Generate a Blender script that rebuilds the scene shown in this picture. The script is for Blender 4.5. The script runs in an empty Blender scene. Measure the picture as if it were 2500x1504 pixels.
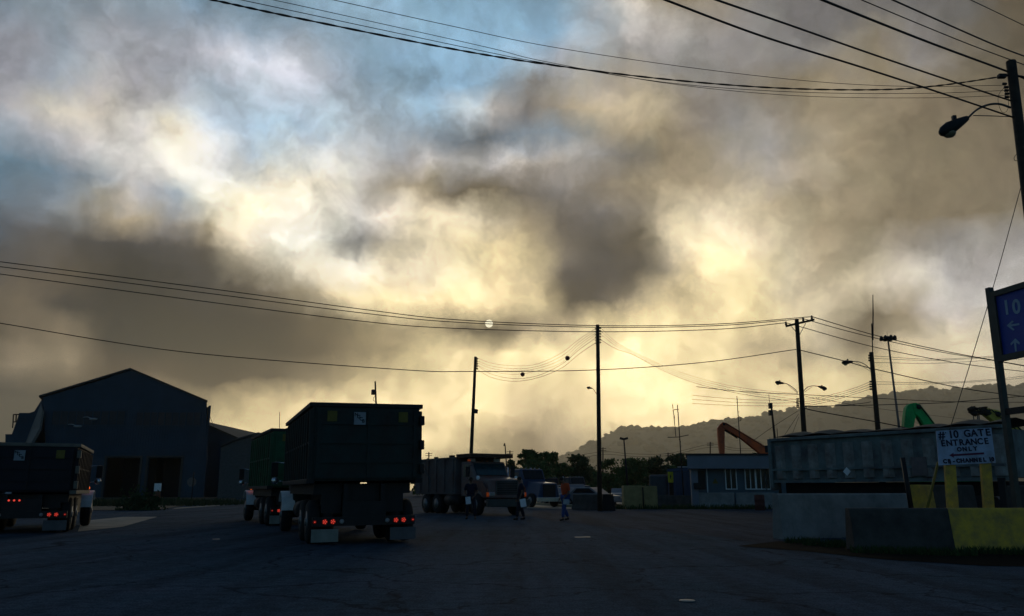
import bpy, bmesh, math, random
from mathutils import Vector, Matrix
random.seed(7)
S = bpy.context.scene
C = S.collection
R = math.radians

# ------------------------------------------------------------------ camera
F, PITCH, CAMZ = 1943.0, R(12.9), 1.2
cam_d = bpy.data.cameras.new('camera'); cam = bpy.data.objects.new('camera', cam_d); C.objects.link(cam)
cam.location = (0, 0, CAMZ); cam.rotation_euler = (R(90) + PITCH, 0, 0)
cam_d.sensor_width = 36; cam_d.lens = 36 * F / 2500; cam_d.clip_start = 0.1; cam_d.clip_end = 18000
S.camera = cam
cp, sp = math.cos(PITCH), math.sin(PITCH)
def ray(px, py):
    dx, dv = (px - 1250) / F, (752 - py) / F
    return Vector((dx, cp - dv * sp, sp + dv * cp))
def P(px, py, Y):
    d = ray(px, py); return Vector((0, 0, CAMZ)) + d * (Y / d.y)
def G(px, py, z=0.0):
    d = ray(px, py); return Vector((0, 0, CAMZ)) + d * ((z - CAMZ) / d.z)

# ------------------------------------------------------------------ exposure, sun, sky
S.view_settings.view_transform = 'Standard'; S.view_settings.look = 'None'
S.view_settings.exposure = 0; S.view_settings.gamma = 1; S.view_settings.use_curve_mapping = False
S.cycles.use_denoising = True
S.cycles.max_bounces = 6; S.cycles.volume_bounces = 1
sd = ray(1194, 790).normalized()
SUN_EL = math.asin(sd.z); SUN_AZ = math.atan2(sd.x, sd.y)
sl = bpy.data.lights.new('sun', 'SUN'); sl.energy = 0.2; sl.angle = R(14); sl.color = (1, .86, .62)
so = bpy.data.objects.new('sun', sl); C.objects.link(so)
so.rotation_euler = sd.to_track_quat('Z', 'Y').to_euler()

HUE = dict(b=(.70,.88,1), l=(.75,.90,1), n=(.86,.94,1), p=(.955,.965,1), g=(1,.98,.95), o=(1,.92,.76), c=(1,.94,.80), y=(1,.915,.71), w=(1,.98,.91))
GRID = [  # smoke and sky colours (hue letter, brightness), rows of falling elevation, columns left to right
"n87 n8c n92 n94 n98 l9c l9e la2 la8 laf lb4 lb4 lb8 bbe bb8 bb8 bb6 bb0 lb0 gb4 oa2 o92 o8a g80 g78 g73 g75 g72 g6e g69 o62 o58",
"p8c p92 n98 pa2 pa4 na2 pb0 lab laa laa lac lb2 lb8 bbe bc0 bc0 bbe lb4 ga8 gb2 ga4 g96 g84 g76 g73 g76 o7c g74 g6c o64 o5a",
"p90 p96 n9a pa2 pa6 pa4 pc4 pc6 pcc pcc lb0 lb0 bb6 bc0 bc4 bc8 pae na0 g96 g90 g8c g82 g80 g80 g84 o86 o84 g7c o76 o6c o62",
"pa0 pa8 na0 paa pa8 pa8 nb4 nc4 pcc pca nba la8 lb4 bc4 bcc g8c g82 ga0 oa0 g94 g82 g7c o80 o7e o82 o84 o82 o7c o76 o70 o66",
"pa2 cb8 gc4 cca gc0 gbe ncc nca ld0 nd0 ncc nc2 lc8 ld6 gd0 g7a g7c oa4 ob4 oa8 o90 g84 g86 o8c o88 o84 o82 o7e o78 o74 o6c",
"na4 pae gc4 gd2 gd0 cd2 ge0 nd6 ld8 nde nd4 g96 na8 n94 n88 n80 n98 n88 oa4 o98 o84 g7c g88 g8c o94 o98 o88 o80 o78 o76 o70",
"l8e l90 na0 gb4 ge0 we8 ge0 nd8 we8 wec gd4 g9c g96 gb4 g88 gb0 o90 gb0 n84 o84 o8c oa0 g92 ga4 o98 o92 o86 o7c o78 o76 o72",
"l80 l90 l92 n9a gc0 nb8 wf0 cfa cfc cfa wec g98 oc0 o8c o86 o8a g7c g88 o98 oa8 ob4 ob4 ob4 o9c o92 o94 o8c o84 o80 o7e o7a",
"n70 g82 g78 oa8 oa8 g94 ob8 cf8 wfe wfc gd0 ge0 cf0 cf4 ce8 ob8 o7c g70 g7c o98 ccc cec ce0 oc0 o9c o8c o8a o88 o88 o86 g88",
"n5c g58 g5a g5e g60 g68 o78 cd8 wfe wf6 nae ga4 cd0 ce8 yf8 yd8 o88 g66 g5e o90 ce8 yfa ce8 cc0 oa4 o90 oa4 ga8 ga0 ga0 ga0",
"g5e o68 o66 g4c g48 g4c g5a o78 oa8 cd8 wf2 ce0 cf0 cf4 yfc yf8 g70 g60 g5e g74 cb8 yf8 yf0 cd8 oc8 cdc ce0 gc8 gb8 gb4 gb8",
"o68 o78 g56 g4a g46 g48 g4a g54 o64 o8a yd8 yf2 yee yf2 yfe yfc o74 g66 g70 ob0 yec yec ye4 cd8 cd0 o94 o84 ob0 gc8 gc8 gc0",
"o5e o74 o6c g50 g48 g42 g40 g46 g52 o68 o78 o88 yc0 o94 o76 o90 oc8 yd8 ye0 yee yf4 ye4 yd8 ye0 cc8 o90 o80 ob8 cd4 cd0 gc8",
"o78 oa8 o98 o5e g54 g4a g48 g4c o5c o6c o80 ya4 yc0 yee ye8 yf4 yf0 yec yf6 yf8 yf2 ye0 oc0 obc cc8 o94 oa4 cd4 cd8 cd4 cd0",
"g60 o64 o70 o6c o74 o74 o74 o72 o80 o94 yb0 yd8 ycc yee ye8 yec yd0 yf2 yfc yfc yfa yf6 yf0 yec ye4 yd8 ye0 ye0 cd8 cd0 cc8",
"g54 o60 o66 o74 o84 o98 yb4 yc0 yd4 ye4 yf0 yf6 yee yf4 yee yd8 ob8 ye0 yfa yfc yfc yf8 yf2 yea yd8 yc8 yc4 yc0 cbc cb8 cb4",
"g50 g58 o66 o7c o94 ob0 ycc ye0 yec yee yf0 yf2 yee ye8 ycc o98 o98 oc4 ye0 ye8 yec ye0 yd8 yc8 yc0 yb8 yb0 yb0 yb0 cb0 cb0",
"g50 g58 o60 o78 o90 oa8 yc0 yd0 yd8 yd8 yd8 yd8 yd0 oa0 o80 o80 o84 o88 o98 oa0 oa0 oa0 oa0 oa0 oa0 oa0 oa0 oa0 oa0 oa0 oa0",
]
NR, NCOL, DXp, DYp = 18, 31, 2500 / 30, 1200 / 18
def lin(c):
    c = c / 255.0
    return c / 12.92 if c <= .04045 else ((c + .055) / 1.055) ** 2.4
HAZE, HTOP = .00009, 1040
GR = []
for j, row in enumerate(GRID):
    toks = row.split()
    if j == 0: toks.pop(9)
    e_ = max(math.radians(1), PITCH + math.atan((752 - j * DYp) / F)); tau = HAZE * min(9200, HTOP / math.sin(e_))
    T_ = math.exp(-tau)   # the sky is seen through the haze: give it the brightness it has above it
    GR.append([tuple(max(.004, lin(int(t[1:], 16) * HUE[t[0]][k]) - (1 - T_) * (.24, .225, .16)[k]) / T_ for k in range(3)) for t in toks])
G0 = [[c for c in row] for row in GR]   # sharpen the colour map a little, the warp below softens it again
for j in range(NR):
    for i in range(NCOL):
        nb = [G0[b][a] for a, b in ((i-1, j), (i+1, j), (i, j-1), (i, j+1)) if 0 <= a < NCOL and 0 <= b < NR]
        lu = lambda q: .25 * q[0] + .65 * q[1] + .1 * q[2]
        l0 = lu(G0[j][i]); l1 = max(.35 * l0, 1.5 * l0 - .5 * sum(lu(q) for q in nb) / len(nb)); GR[j][i] = tuple(c * l1 / l0 for c in G0[j][i])
def sample(px, py):
    u = min(max(px / DXp, 0), NCOL - 1.001); v = min(max(py / DYp, 0), NR - 1.001)
    i, j = int(u), int(v); a, b = u - i, v - j
    return tuple((GR[j][i][k]*(1-a) + GR[j][i+1][k]*a)*(1-b) + (GR[j+1][i][k]*(1-a) + GR[j+1][i+1][k]*a)*b for k in range(3))
def to_px(az, el):
    d = Vector((math.sin(az)*math.cos(el), math.cos(az)*math.cos(el), math.sin(el)))
    f = d.y*cp + d.z*sp; u = -d.y*sp + d.z*cp
    return 1250 + F*d.x/f, 752 - F*u/f

W = bpy.data.worlds.new('World'); S.world = W; W.use_nodes = True
nt = W.node_tree; N = nt.nodes; L = nt.links; N.clear()
def nd(t, **kw):
    n = N.new(t)
    for k, v in kw.items(): setattr(n, k, v)
    return n
def mth(op, a, b=None, c=None, clamp=False):
    n = nd('ShaderNodeMath', operation=op, use_clamp=clamp)
    for i, v in enumerate((a, b, c)):
        if v is None: continue
        if isinstance(v, (int, float)): n.inputs[i].default_value = v
        else: L.new(v, n.inputs[i])
    return n.outputs[0]
def vmth(op, a, b=None, scale=None):
    n = nd('ShaderNodeVectorMath', operation=op)
    for i, v in enumerate((a, b)):
        if v is None: continue
        if isinstance(v, (tuple, Vector)): n.inputs[i].default_value = v
        else: L.new(v, n.inputs[i])
    if scale is not None:
        if isinstance(scale, (int, float)): n.inputs['Scale'].default_value = scale
        else: L.new(scale, n.inputs['Scale'])
    return n.outputs['Value'] if op == 'DOT_PRODUCT' else n.outputs[0]
def mixc(f, a, b):
    n = nd('ShaderNodeMix', data_type='RGBA'); L.new(f, n.inputs[0])
    for i, v in ((6, a), (7, b)):
        if isinstance(v, tuple): n.inputs[i].default_value = v
        else: L.new(v, n.inputs[i])
    return n.outputs[2]
def smooth(v, a, b, lo=0., hi=1.):
    n = nd('ShaderNodeMapRange', interpolation_type='SMOOTHSTEP'); L.new(v, n.inputs[0])
    for i, x in enumerate((a, b, lo, hi)): n.inputs[i+1].default_value = x
    return n.outputs[0]
tc = nd('ShaderNodeTexCoord'); dirv = tc.outputs['Generated']
def noise(scale, detail, rough, vec=dirv, off=(0, 0, 0)):
    m = vmth('ADD', vec, off)
    n = nd('ShaderNodeTexNoise'); L.new(m, n.inputs['Vector'])
    n.inputs['Scale'].default_value = scale; n.inputs['Detail'].default_value = detail; n.inputs['Roughness'].default_value = rough
    return n
w1 = noise(5.5, 3, .55); w2 = noise(17, 6, .62, off=(3, 1, 7))
warp = vmth('ADD', vmth('SCALE', vmth('SUBTRACT', w1.outputs['Color'], (.5, .5, .5)), scale=.035),
            vmth('SCALE', vmth('SUBTRACT', w2.outputs['Color'], (.5, .5, .5)), scale=.055))
dw = vmth('NORMALIZE', vmth('ADD', dirv, warp))
sx = nd('ShaderNodeSeparateXYZ'); L.new(dw, sx.inputs[0])
az = mth('ARCTAN2', sx.outputs[0], sx.outputs[1]); el = mth('ARCSINE', sx.outputs[2])
AZ0, AZ1, NS = R(-40), R(40), 32
els = [math.atan2(math.sin(PITCH + math.atan((752 - y) / F)), math.cos(PITCH + math.atan((752 - y) / F))) for y in [k_ * DYp for k_ in range(NR)]]
fac = mth('DIVIDE', mth('SUBTRACT', az, AZ0), AZ1 - AZ0, clamp=True)
cur = None
for j, e in enumerate(els):
    r = nd('ShaderNodeValToRGB'); L.new(fac, r.inputs[0]); cr = r.color_ramp; cr.interpolation = 'LINEAR'
    for s in range(NS):
        t = s / (NS - 1)
        c = sample(*to_px(AZ0 + t*(AZ1 - AZ0), e))
        if s < 2: elm = cr.elements[s]; elm.position = t
        else: elm = cr.elements.new(t)
        elm.color = (*c, 1)
    if cur is None: cur = r.outputs[0]
    else:
        w = smooth(el, els[j-1], e); w.node.interpolation_type = 'LINEAR'; w.node.clamp = True
        cur = mixc(w, cur, r.outputs[0])
# fine texture of the smoke: brightness and a little tint
f1 = noise(10, 10, .6, vec=dw, off=(9, 4, 2)); f1.inputs['Distortion'].default_value = .5; f2 = noise(34, 6, .62, vec=dw, off=(1, 8, 5))
f3 = noise(15, 7, .6, vec=dw, off=(5, 5, 1)); rdg = mth('SUBTRACT', mth('ABSOLUTE', mth('SUBTRACT', f3.outputs[0], .5)), .07)
lum = mth('ADD', mth('ADD', mth('MULTIPLY', rdg, 1.7), mth('MULTIPLY', mth('SUBTRACT', f1.outputs[0], .5), 1.7)), mth('MULTIPLY', mth('SUBTRACT', f2.outputs[0], .5), .45))
cur = vmth('SCALE', cur, scale=mth('ADD', lum, 1.13))
tint = vmth('ADD', vmth('SCALE', vmth('SUBTRACT', w2.outputs['Color'], (.5, .5, .5)), scale=.10), (1, 1, 1))
cur = vmth('MULTIPLY', cur, tint)
# single puffs and gaps: position in the sky, radius in degrees, brightness change, softness
for px_, py_, rad, amt in ((1200, 782, 1.9, -.35), (1255, 770, 1.2, -.25), (845, 600, 1.0, -.35), (900, 592, 1.1, -.3), (795, 545, .7, -.2),
        (930, 465, 1.1, -.25), (1542, 40, 1.2, .3), (1255, 385, .9, .35), (1210, 365, .9, .25), (1950, 410, .8, .12), (1262, 852, .8, -.14), (1230, 610, .9, .1), (1180, 860, 1.4, -.12), (1410, 365, .7, .15), (1500, 620, 2.6, -.3), (1400, 700, 1.9, -.2), (1585, 655, 1.4, -.28), (1560, 590, 1.2, -.2),
        (640, 700, 2.6, -.2), (300, 625, 3.2, -.25), (450, 700, 3, -.2), (750, 790, 2.6, -.15), (1150, 335, 1.3, -.25), (1340, 450, 1.7, -.22), (1100, 440, 1.2, -.15), (1240, 470, 1.5, -.2),
        (680, 545, 2.8, .12), (1745, 620, 2.4, .1), (1170, 705, 2, .12), (560, 500, 2, .1), (1650, 940, 3.5, .06)):
    c_ = ray(px_, py_).normalized(); dd_ = vmth('DOT_PRODUCT', dw, tuple(c_))
    lumb = smooth(dd_, math.cos(R(rad * 1.45)), math.cos(R(rad * .35)), 1.0, 1.0 + amt)
    cur = vmth('SCALE', cur, scale=lumb)
# the sun's disc dimmed by the smoke
dsun = vmth('DOT_PRODUCT', vmth('NORMALIZE', dirv), tuple(sd))
disc = smooth(dsun, math.cos(R(.295)), math.cos(R(.265)))
cur = mixc(disc, cur, (1.35, 1.25, .9, 1))
# clear sky elsewhere, behind the smoke
sky = nd('ShaderNodeTexSky', sky_type='NISHITA', sun_disc=False, sun_elevation=SUN_EL, sun_rotation=SUN_AZ, altitude=200, air_density=1.0, dust_density=1.5)
skyc = vmth('MULTIPLY', sky.outputs[0], (.62, .95, 1.20))
sxo = nd('ShaderNodeSeparateXYZ'); L.new(dirv, sxo.inputs[0])
azo = mth('ABSOLUTE', mth('ARCTAN2', sxo.outputs[0], sxo.outputs[1])); elo = mth('ARCSINE', sxo.outputs[2])
m = mth('MULTIPLY', smooth(azo, R(42), R(60), 1, 0), smooth(elo, R(37), R(50), 1, 0))
bg = nd('ShaderNodeBackground'); bg2 = nd('ShaderNodeBackground')
L.new(skyc, bg2.inputs[0]); bg2.inputs[1].default_value = .05
L.new(cur, bg.inputs[0]); bg.inputs[1].default_value = 1
ms = nd('ShaderNodeMixShader'); L.new(m, ms.inputs[0]); L.new(bg2.outputs[0], ms.inputs[1]); L.new(bg.outputs[0], ms.inputs[2])
wo = nd('ShaderNodeOutputWorld'); L.new(ms.outputs[0], wo.inputs[0])

# ------------------------------------------------------------------ helpers
def mat(name, col, rough=.7, metal=0., var=.25, scale=3., bump=0., emit=None, spec=.4, stain=None):
    m_ = bpy.data.materials.new(name); m_.use_nodes = True
    t = m_.node_tree; b = t.nodes['Principled BSDF']
    b.inputs['Roughness'].default_value = rough; b.inputs['Metallic'].default_value = metal
    b.inputs['Specular IOR Level'].default_value = spec
    co = t.nodes.new('ShaderNodeTexCoord')
    n = t.nodes.new('ShaderNodeTexNoise'); n.inputs['Scale'].default_value = scale; n.inputs['Detail'].default_value = 7; n.inputs['Roughness'].default_value = .65
    t.links.new(co.outputs['Object'], n.inputs['Vector'])
    r = t.nodes.new('ShaderNodeValToRGB'); e = r.color_ramp.elements
    c2 = stain or tuple(x * (1 - var) for x in col)
    e[0].position = .33; e[0].color = (*c2, 1)
    e[1].position = .67; e[1].color = (*[min(1, x * (1 + var * .6)) for x in col], 1)
    t.links.new(n.outputs[0], r.inputs[0]); t.links.new(r.outputs[0], b.inputs['Base Color'])
    if bump:
        n2 = t.nodes.new('ShaderNodeTexNoise'); n2.inputs['Scale'].default_value = scale * 6; n2.inputs['Detail'].default_value = 5
        t.links.new(co.outputs['Object'], n2.inputs['Vector'])
        bp = t.nodes.new('ShaderNodeBump'); bp.inputs['Strength'].default_value = bump; bp.inputs['Distance'].default_value = .03
        t.links.new(n2.outputs[0], bp.inputs['Height']); t.links.new(bp.outputs[0], b.inputs['Normal'])
    if emit:
        b.inputs['Emission Color'].default_value = (*emit[:3], 1); b.inputs['Emission Strength'].default_value = emit[3]
    return m_

class MB:
    def __init__(s): s.v = []; s.f = []; s.sm = []
    def add(s, vs, fs, smooth_=False):
        o = len(s.v); s.v += [tuple(x) for x in vs]; s.f += [tuple(i + o for i in f) for f in fs]; s.sm += [smooth_] * len(fs); return s
    def box(s, x0, x1, y0, y1, z0, z1, M=None):
        vs = [Vector((x, y, z)) for z in (z0, z1) for y in (y0, y1) for x in (x0, x1)]
        if M is not None: vs = [M @ v for v in vs]
        return s.add(vs, [(0, 2, 3, 1), (4, 5, 7, 6), (0, 1, 5, 4), (1, 3, 7, 5), (3, 2, 6, 7), (2, 0, 4, 6)])
    def prism(s, pts, d):   # pts: coplanar polygon, d: extrusion vector
        n = len(pts); d = Vector(d); a = [Vector(p) for p in pts]
        return s.add(a + [p + d for p in a], [tuple(range(n))[::-1], tuple(range(n, 2*n))] + [(i, (i+1) % n, (i+1) % n + n, i + n) for i in range(n)])
    def tube(s, pts, r, n=6, cap=True):
        pts = [Vector(p) for p in pts]; rs = r if isinstance(r, (list, tuple)) else [r] * len(pts)
        vs = []; k = len(pts)
        for i, p in enumerate(pts):
            d = (pts[min(i+1, k-1)] - pts[max(i-1, 0)]).normalized()
            up = Vector((0, 0, 1)) if abs(d.z) < .95 else Vector((0, 1, 0))
            a = d.cross(up).normalized(); b = a.cross(d)
            for j in range(n):
                t = 2 * math.pi * j / n; vs.append(p + (a * math.cos(t) + b * math.sin(t)) * rs[i])
        fs = [(i*n + j, i*n + (j+1) % n, (i+1)*n + (j+1) % n, (i+1)*n + j) for i in range(k-1) for j in range(n)]
        if cap: fs += [tuple(range(n))[::-1], tuple(range((k-1)*n, k*n))]
        return s.add(vs, fs, n > 5)
    def lathe(s, c, axis, prof, n=16):  # prof: (dist along axis, radius)
        ax = Vector(axis).normalized(); c = Vector(c)
        return s.tube([c + ax * a for a, _ in prof], [max(r, 1e-4) for _, r in prof], n)
    def ball(s, c, r, n=10, sq=(1, 1, 1)):
        c = Vector(c); vs = []; fs = []; m_ = n // 2 + 1
        for i in range(m_ + 1):
            th = math.pi * i / m_
            for j in range(n):
                ph = 2 * math.pi * j / n
                vs.append(c + Vector((math.sin(th)*math.cos(ph)*r*sq[0], math.sin(th)*math.sin(ph)*r*sq[1], math.cos(th)*r*sq[2])))
        for i in range(m_):
            for j in range(n): fs.append((i*n + j, (i+1)*n + j, (i+1)*n + (j+1) % n, i*n + (j+1) % n))
        return s.add(vs, fs, True)
    def build(s, name, m_, parent=None, bevel=0):
        me = bpy.data.meshes.new(name); me.from_pydata(s.v, [], s.f); me.materials.append(m_)
        me.polygons.foreach_set('use_smooth', s.sm); me.update()
        bm = bmesh.new(); bm.from_mesh(me); bmesh.ops.recalc_face_normals(bm, faces=bm.faces); bm.to_mesh(me); bm.free()
        o = bpy.data.objects.new(name, me); C.objects.link(o)
        if parent: o.parent = parent
        if bevel:
            b = o.modifiers.new('bevel', 'BEVEL'); b.width = bevel; b.segments = 2; b.limit_method = 'ANGLE'
        return o
def tag(o, label, cat, group=None):
    o['label'] = label; o['category'] = cat
    if group: o['group'] = group
    return o
def thing(name, label, cat, loc=(0, 0, 0), rz=0, group=None):
    o = bpy.data.objects.new(name, None); C.objects.link(o); o.location = loc; o.rotation_euler = (0, 0, rz)
    return tag(o, label, cat, group)
def kind(o, k): o['kind'] = k; return o
def rel(root, p): return Vector(p) - root.location
def text(name, s, size, m_, parent, M, bold=.0, depth=.003, align='CENTER'):
    cu = bpy.data.curves.new(name, 'FONT'); cu.body = s; cu.size = size; cu.align_x = align; cu.align_y = 'CENTER'
    cu.offset = bold; cu.extrude = depth; cu.resolution_u = 3
    t = bpy.data.objects.new('tmp', cu); C.objects.link(t)
    dg = bpy.context.evaluated_depsgraph_get(); me = bpy.data.meshes.new_from_object(t.evaluated_get(dg))
    bpy.data.objects.remove(t); me.materials.clear(); me.materials.append(m_); me.transform(M)
    o = bpy.data.objects.new(name, me); C.objects.link(o); o.parent = parent; return o
# plane facing -Y: text x -> X, text y -> Z
UPR = Matrix(((1, 0, 0, 0), (0, 0, -1, 0), (0, 1, 0, 0), (0, 0, 0, 1)))
def catmull(pts, n=8):
    out = []; p = [pts[0] * 2 - pts[1]] + pts + [pts[-1] * 2 - pts[-2]]
    for i in range(1, len(p) - 2):
        for k in range(n):
            t = k / n; a, b, c, d = p[i-1], p[i], p[i+1], p[i+2]
            out.append(.5 * ((2*b) + (c - a)*t + (2*a - 5*b + 4*c - d)*t*t + (3*b - a - 3*c + d)*t**3))
    return out + [pts[-1]]

# ------------------------------------------------------------------ materials
M_wood = mat('pole_wood', (.045, .03, .02), .9, var=.4, scale=4)
M_wire = mat('cable_black', (.012, .012, .012), .6)
M_steel = mat('galvanised', (.12, .12, .12), .5, .6)
M_dark = mat('dark_metal', (.02, .02, .022), .6, .3)
M_black = mat('black_rubber', (.012, .012, .013), .85, bump=.3)
M_chrome = mat('chrome', (.6, .6, .62), .25, .9, var=.1)
M_rim = mat('rim', (.2, .2, .2), .45, .6)
M_yel = mat('yellow_paint', (.56, .36, .04), .8, var=.35, scale=3.5, bump=.4, stain=(.30, .21, .07))
M_yel2 = mat('yellow_sticker', (.14, .11, .01), .6)
M_white = mat('white_paint', (.75, .78, .8), .6, var=.2)
M_paper = mat('paper', (.8, .82, .85), .8, var=.05)
M_conc = mat('concrete', (.25, .25, .24), .9, var=.3, scale=1.6, bump=.4)
M_concd = mat('dark_concrete', (.06, .058, .055), .9, var=.4, scale=2.5, bump=.4)
M_conct = mat('tan_concrete', (.30, .23, .10), .9, var=.3, scale=2, bump=.3)
M_red = mat('tail_lamp', (.5, .02, .01), .4, emit=(1, .03, .015, .025))
M_red2 = mat('lens_led', (.6, .05, .03), .4, emit=(1, .08, .05, .7))
M_amber = mat('amber_lamp', (.6, .15, .01), .4, emit=(1, .14, .01, .9))
M_amberd = mat('amber_lens', (.6, .12, .01), .4, emit=(1, .12, .01, .07))
M_glass = mat('dark_glass', (.006, .012, .018), .2, spec=.25)

# ------------------------------------------------------------------ ground
def asphalt(name, c1, c2, sc):
    m_ = bpy.data.materials.new(name); m_.use_nodes = True; t = m_.node_tree; b = t.nodes['Principled BSDF']
    b.inputs['Roughness'].default_value = 1.0; b.inputs['Specular IOR Level'].default_value = .03
    co = t.nodes.new('ShaderNodeTexCoord')
    def nz(s, d, r=.6):
        n = t.nodes.new('ShaderNodeTexNoise'); n.inputs['Scale'].default_value = s; n.inputs['Detail'].default_value = d; n.inputs['Roughness'].default_value = r
        t.links.new(co.outputs['Object'], n.inputs['Vector']); return n
    a, g = nz(sc, 8, .7), nz(38, 4, .75)
    g3 = nz(5.5, 5, .7); tr_ = nz(1.1, 4, .6); mpx = t.nodes.new('ShaderNodeMapping'); mpx.inputs['Scale'].default_value = (1.0, .07, 1); mpx.inputs['Rotation'].default_value = (0, 0, .35)
    t.links.new(co.outputs['Object'], mpx.inputs[0]); t.links.new(mpx.outputs[0], tr_.inputs['Vector'])
    v = t.nodes.new('ShaderNodeTexVoronoi'); v.feature = 'DISTANCE_TO_EDGE'; v.inputs['Scale'].default_value = .33
    w = nz(.9, 5); wm = t.nodes.new('ShaderNodeVectorMath'); wm.operation = 'MULTIPLY_ADD'; wm.inputs[1].default_value = (1.6, 1.6, 0)
    t.links.new(w.outputs['Color'], wm.inputs[0]); t.links.new(co.outputs['Object'], wm.inputs[2]); t.links.new(wm.outputs[0], v.inputs['Vector'])
    cr = t.nodes.new('ShaderNodeValToRGB'); cr.color_ramp.elements[0].color = (.35, .35, .35, 1); cr.color_ramp.elements[1].color = (1, 1, 1, 1)
    cr.color_ramp.elements[1].position = .012; t.links.new(v.outputs[0], cr.inputs[0])
    r = t.nodes.new('ShaderNodeValToRGB'); r.color_ramp.elements[0].position = .3; r.color_ramp.elements[0].color = (*c1, 1)
    r.color_ramp.elements[1].position = .7; r.color_ramp.elements[1].color = (*c2, 1); t.links.new(a.outputs[0], r.inputs[0])
    r2 = t.nodes.new('ShaderNodeValToRGB'); r2.color_ramp.elements[0].position = .35; r2.color_ramp.elements[0].color = (.4, .4, .44, 1)
    r2.color_ramp.elements[1].position = .7; r2.color_ramp.elements[1].color = (1.75, 1.65, 1.6, 1); t.links.new(g.outputs[0], r2.inputs[0])
    def mul(x, y):
        n = t.nodes.new('ShaderNodeMix'); n.data_type = 'RGBA'; n.blend_type = 'MULTIPLY'; n.inputs[0].default_value = 1
        t.links.new(x, n.inputs[6]); t.links.new(y, n.inputs[7]); return n.outputs[2]
    def ramp(src, p0, v0, p1, v1):
        q = t.nodes.new('ShaderNodeValToRGB'); q.color_ramp.elements[0].position = p0; q.color_ramp.elements[0].color = (v0, v0, v0, 1)
        q.color_ramp.elements[1].position = p1; q.color_ramp.elements[1].color = (v1, v1, v1, 1); t.links.new(src, q.inputs[0]); return q.outputs[0]
    base = mul(mul(r.outputs[0], r2.outputs[0]), cr.outputs[0])
    base = mul(mul(base, ramp(g3.outputs[0], .35, .72, .65, 1.25)), ramp(tr_.outputs[0], .36, .70, .56, 1.1))
    t.links.new(base, b.inputs['Base Color'])
    bp = t.nodes.new('ShaderNodeBump'); bp.inputs['Strength'].default_value = .5; bp.inputs['Distance'].default_value = .02
    t.links.new(g.outputs[0], bp.inputs['Height']); t.links.new(bp.outputs[0], b.inputs['Normal'])
    return m_
M_asph = asphalt('asphalt', (.030, .066, .088), (.062, .092, .128), .35)
M_asph2 = asphalt('asphalt_new', (.044, .062, .078), (.066, .078, .098), .5)
def sheet(name, pts, z, m_, k='structure'):
    return kind(MB().add([(p.x, p.y, z) for p in pts], [tuple(range(len(pts)))]).build(name, m_), k)
def pg(*pp): return [G(x, y) for x, y in pp]
kind(MB().add([(-9500, -200, 0), (9500, -200, 0), (9500, 9200, 0), (-9500, 9200, 0)], [(0, 1, 2, 3)]).build('ground', M_asph), 'structure')
sheet('side_road', pg((1440, 1283), (1600, 1296), (1760, 1312), (1850, 1326), (1905, 1330), (1905, 1235), (1520, 1243), (1300, 1247), (1300, 1262), (1370, 1275)), .004, M_asph2)
M_glare = mat('glare_ground', (.22, .2, .16), .8, var=.5, scale=.6)  # pale ground tone with sun glare painted into the colour
sheet('glare_strip', pg((190, 1298), (300, 1286), (384, 1262), (300, 1262), (200, 1272)), .004, M_glare)  # sun glare between the trucks, painted as a pale sheet
sheet('glare_line', pg((420, 1243), (540, 1234), (560, 1231), (430, 1240)), .004, M_glare)  # far end of the same painted glare
sheet('yard_road', pg((1285, 1241), (1480, 1243), (1500, 1230), (1300, 1222)), .009, M_glare)  # sunlit ground of the yard, its brightness put into the pale colour
sheet('road_beyond', pg((1490, 1228), (1575, 1240), (1600, 1238), (1510, 1226)), .018, M_glare)
M_mark = mat('worn_road_paint', (.28, .27, .24), .7, var=.4)
for pp in (((518, 1316), (536, 1315), (537, 1318), (519, 1318)), ((1402, 1311), (1440, 1310), (1442, 1312.5), (1404, 1313))):
    sheet('road_marking', pg(*pp), .006, M_mark)
# verge with rough grass on the left, weeds along the barriers
M_grass = mat('dry_grass', (.035, .05, .018), .95, var=.5, scale=8)
M_weed = mat('weeds', (.03, .065, .015), .95, var=.5, scale=8)
M_soil = mat('soil', (.010, .010, .009), 1, var=.4, spec=.02)
sheet('verge', pg((150, 1246), (300, 1247), (400, 1243), (470, 1232), (575, 1226), (575, 1213), (-200, 1213), (-200, 1250)), .03, mat('verge_soil', (.04, .035, .02), .95, var=.5, scale=.5))
sheet('dirt_bank', pg((1800, 1334), (1900, 1322), (2100, 1330), (2600, 1345), (2600, 1386), (2400, 1382), (2150, 1366), (1950, 1345)), .01, M_soil)
sheet('dirt_strip', pg((1498, 1240), (1900, 1244), (1900, 1205), (1498, 1212)), .012, M_soil)
def grass(name, spots, m_, n, h0, h1, w=.02):
    b = MB()
    for (c, rx, ry) in spots:
        for _ in range(n):
            a = random.random() * 6.28; q = math.sqrt(random.random())
            p = Vector((c[0] + math.cos(a) * rx * q, c[1] + math.sin(a) * ry * q, 0))
            t = random.random() * 6.28; h = random.uniform(h0, h1); dx, dy = math.cos(t) * w, math.sin(t) * w
            ln = Vector((random.uniform(-.5, .5) * h, random.uniform(-.5, .5) * h, 0))
            b.add([p + Vector((-dx, -dy, 0)), p + Vector((dx, dy, 0)), p + Vector((dx*.6, dy*.6, h*.6)) + ln*.4, p + Vector((0, 0, h)) + ln], [(0, 1, 2, 3)])
    return kind(b.build(name, m_), 'stuff')
grass('roadside_grass', [(G(x, 1232).to_2d(), 6, 9) for x in (210, 260, 310, 360, 410, 450)], M_grass, 900, .15, .6, .05)
grass('weeds', [((G(x, y).x, G(x, y).y), .45, .28) for x, y in ((1960, 1326), (2010, 1332), (2055, 1332), (2055, 1336), (2130, 1350), (2200, 1352), (2270, 1354), (2330, 1356), (2400, 1352), (2480, 1354))], M_weed, 300, .03, .17, .012)
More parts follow.
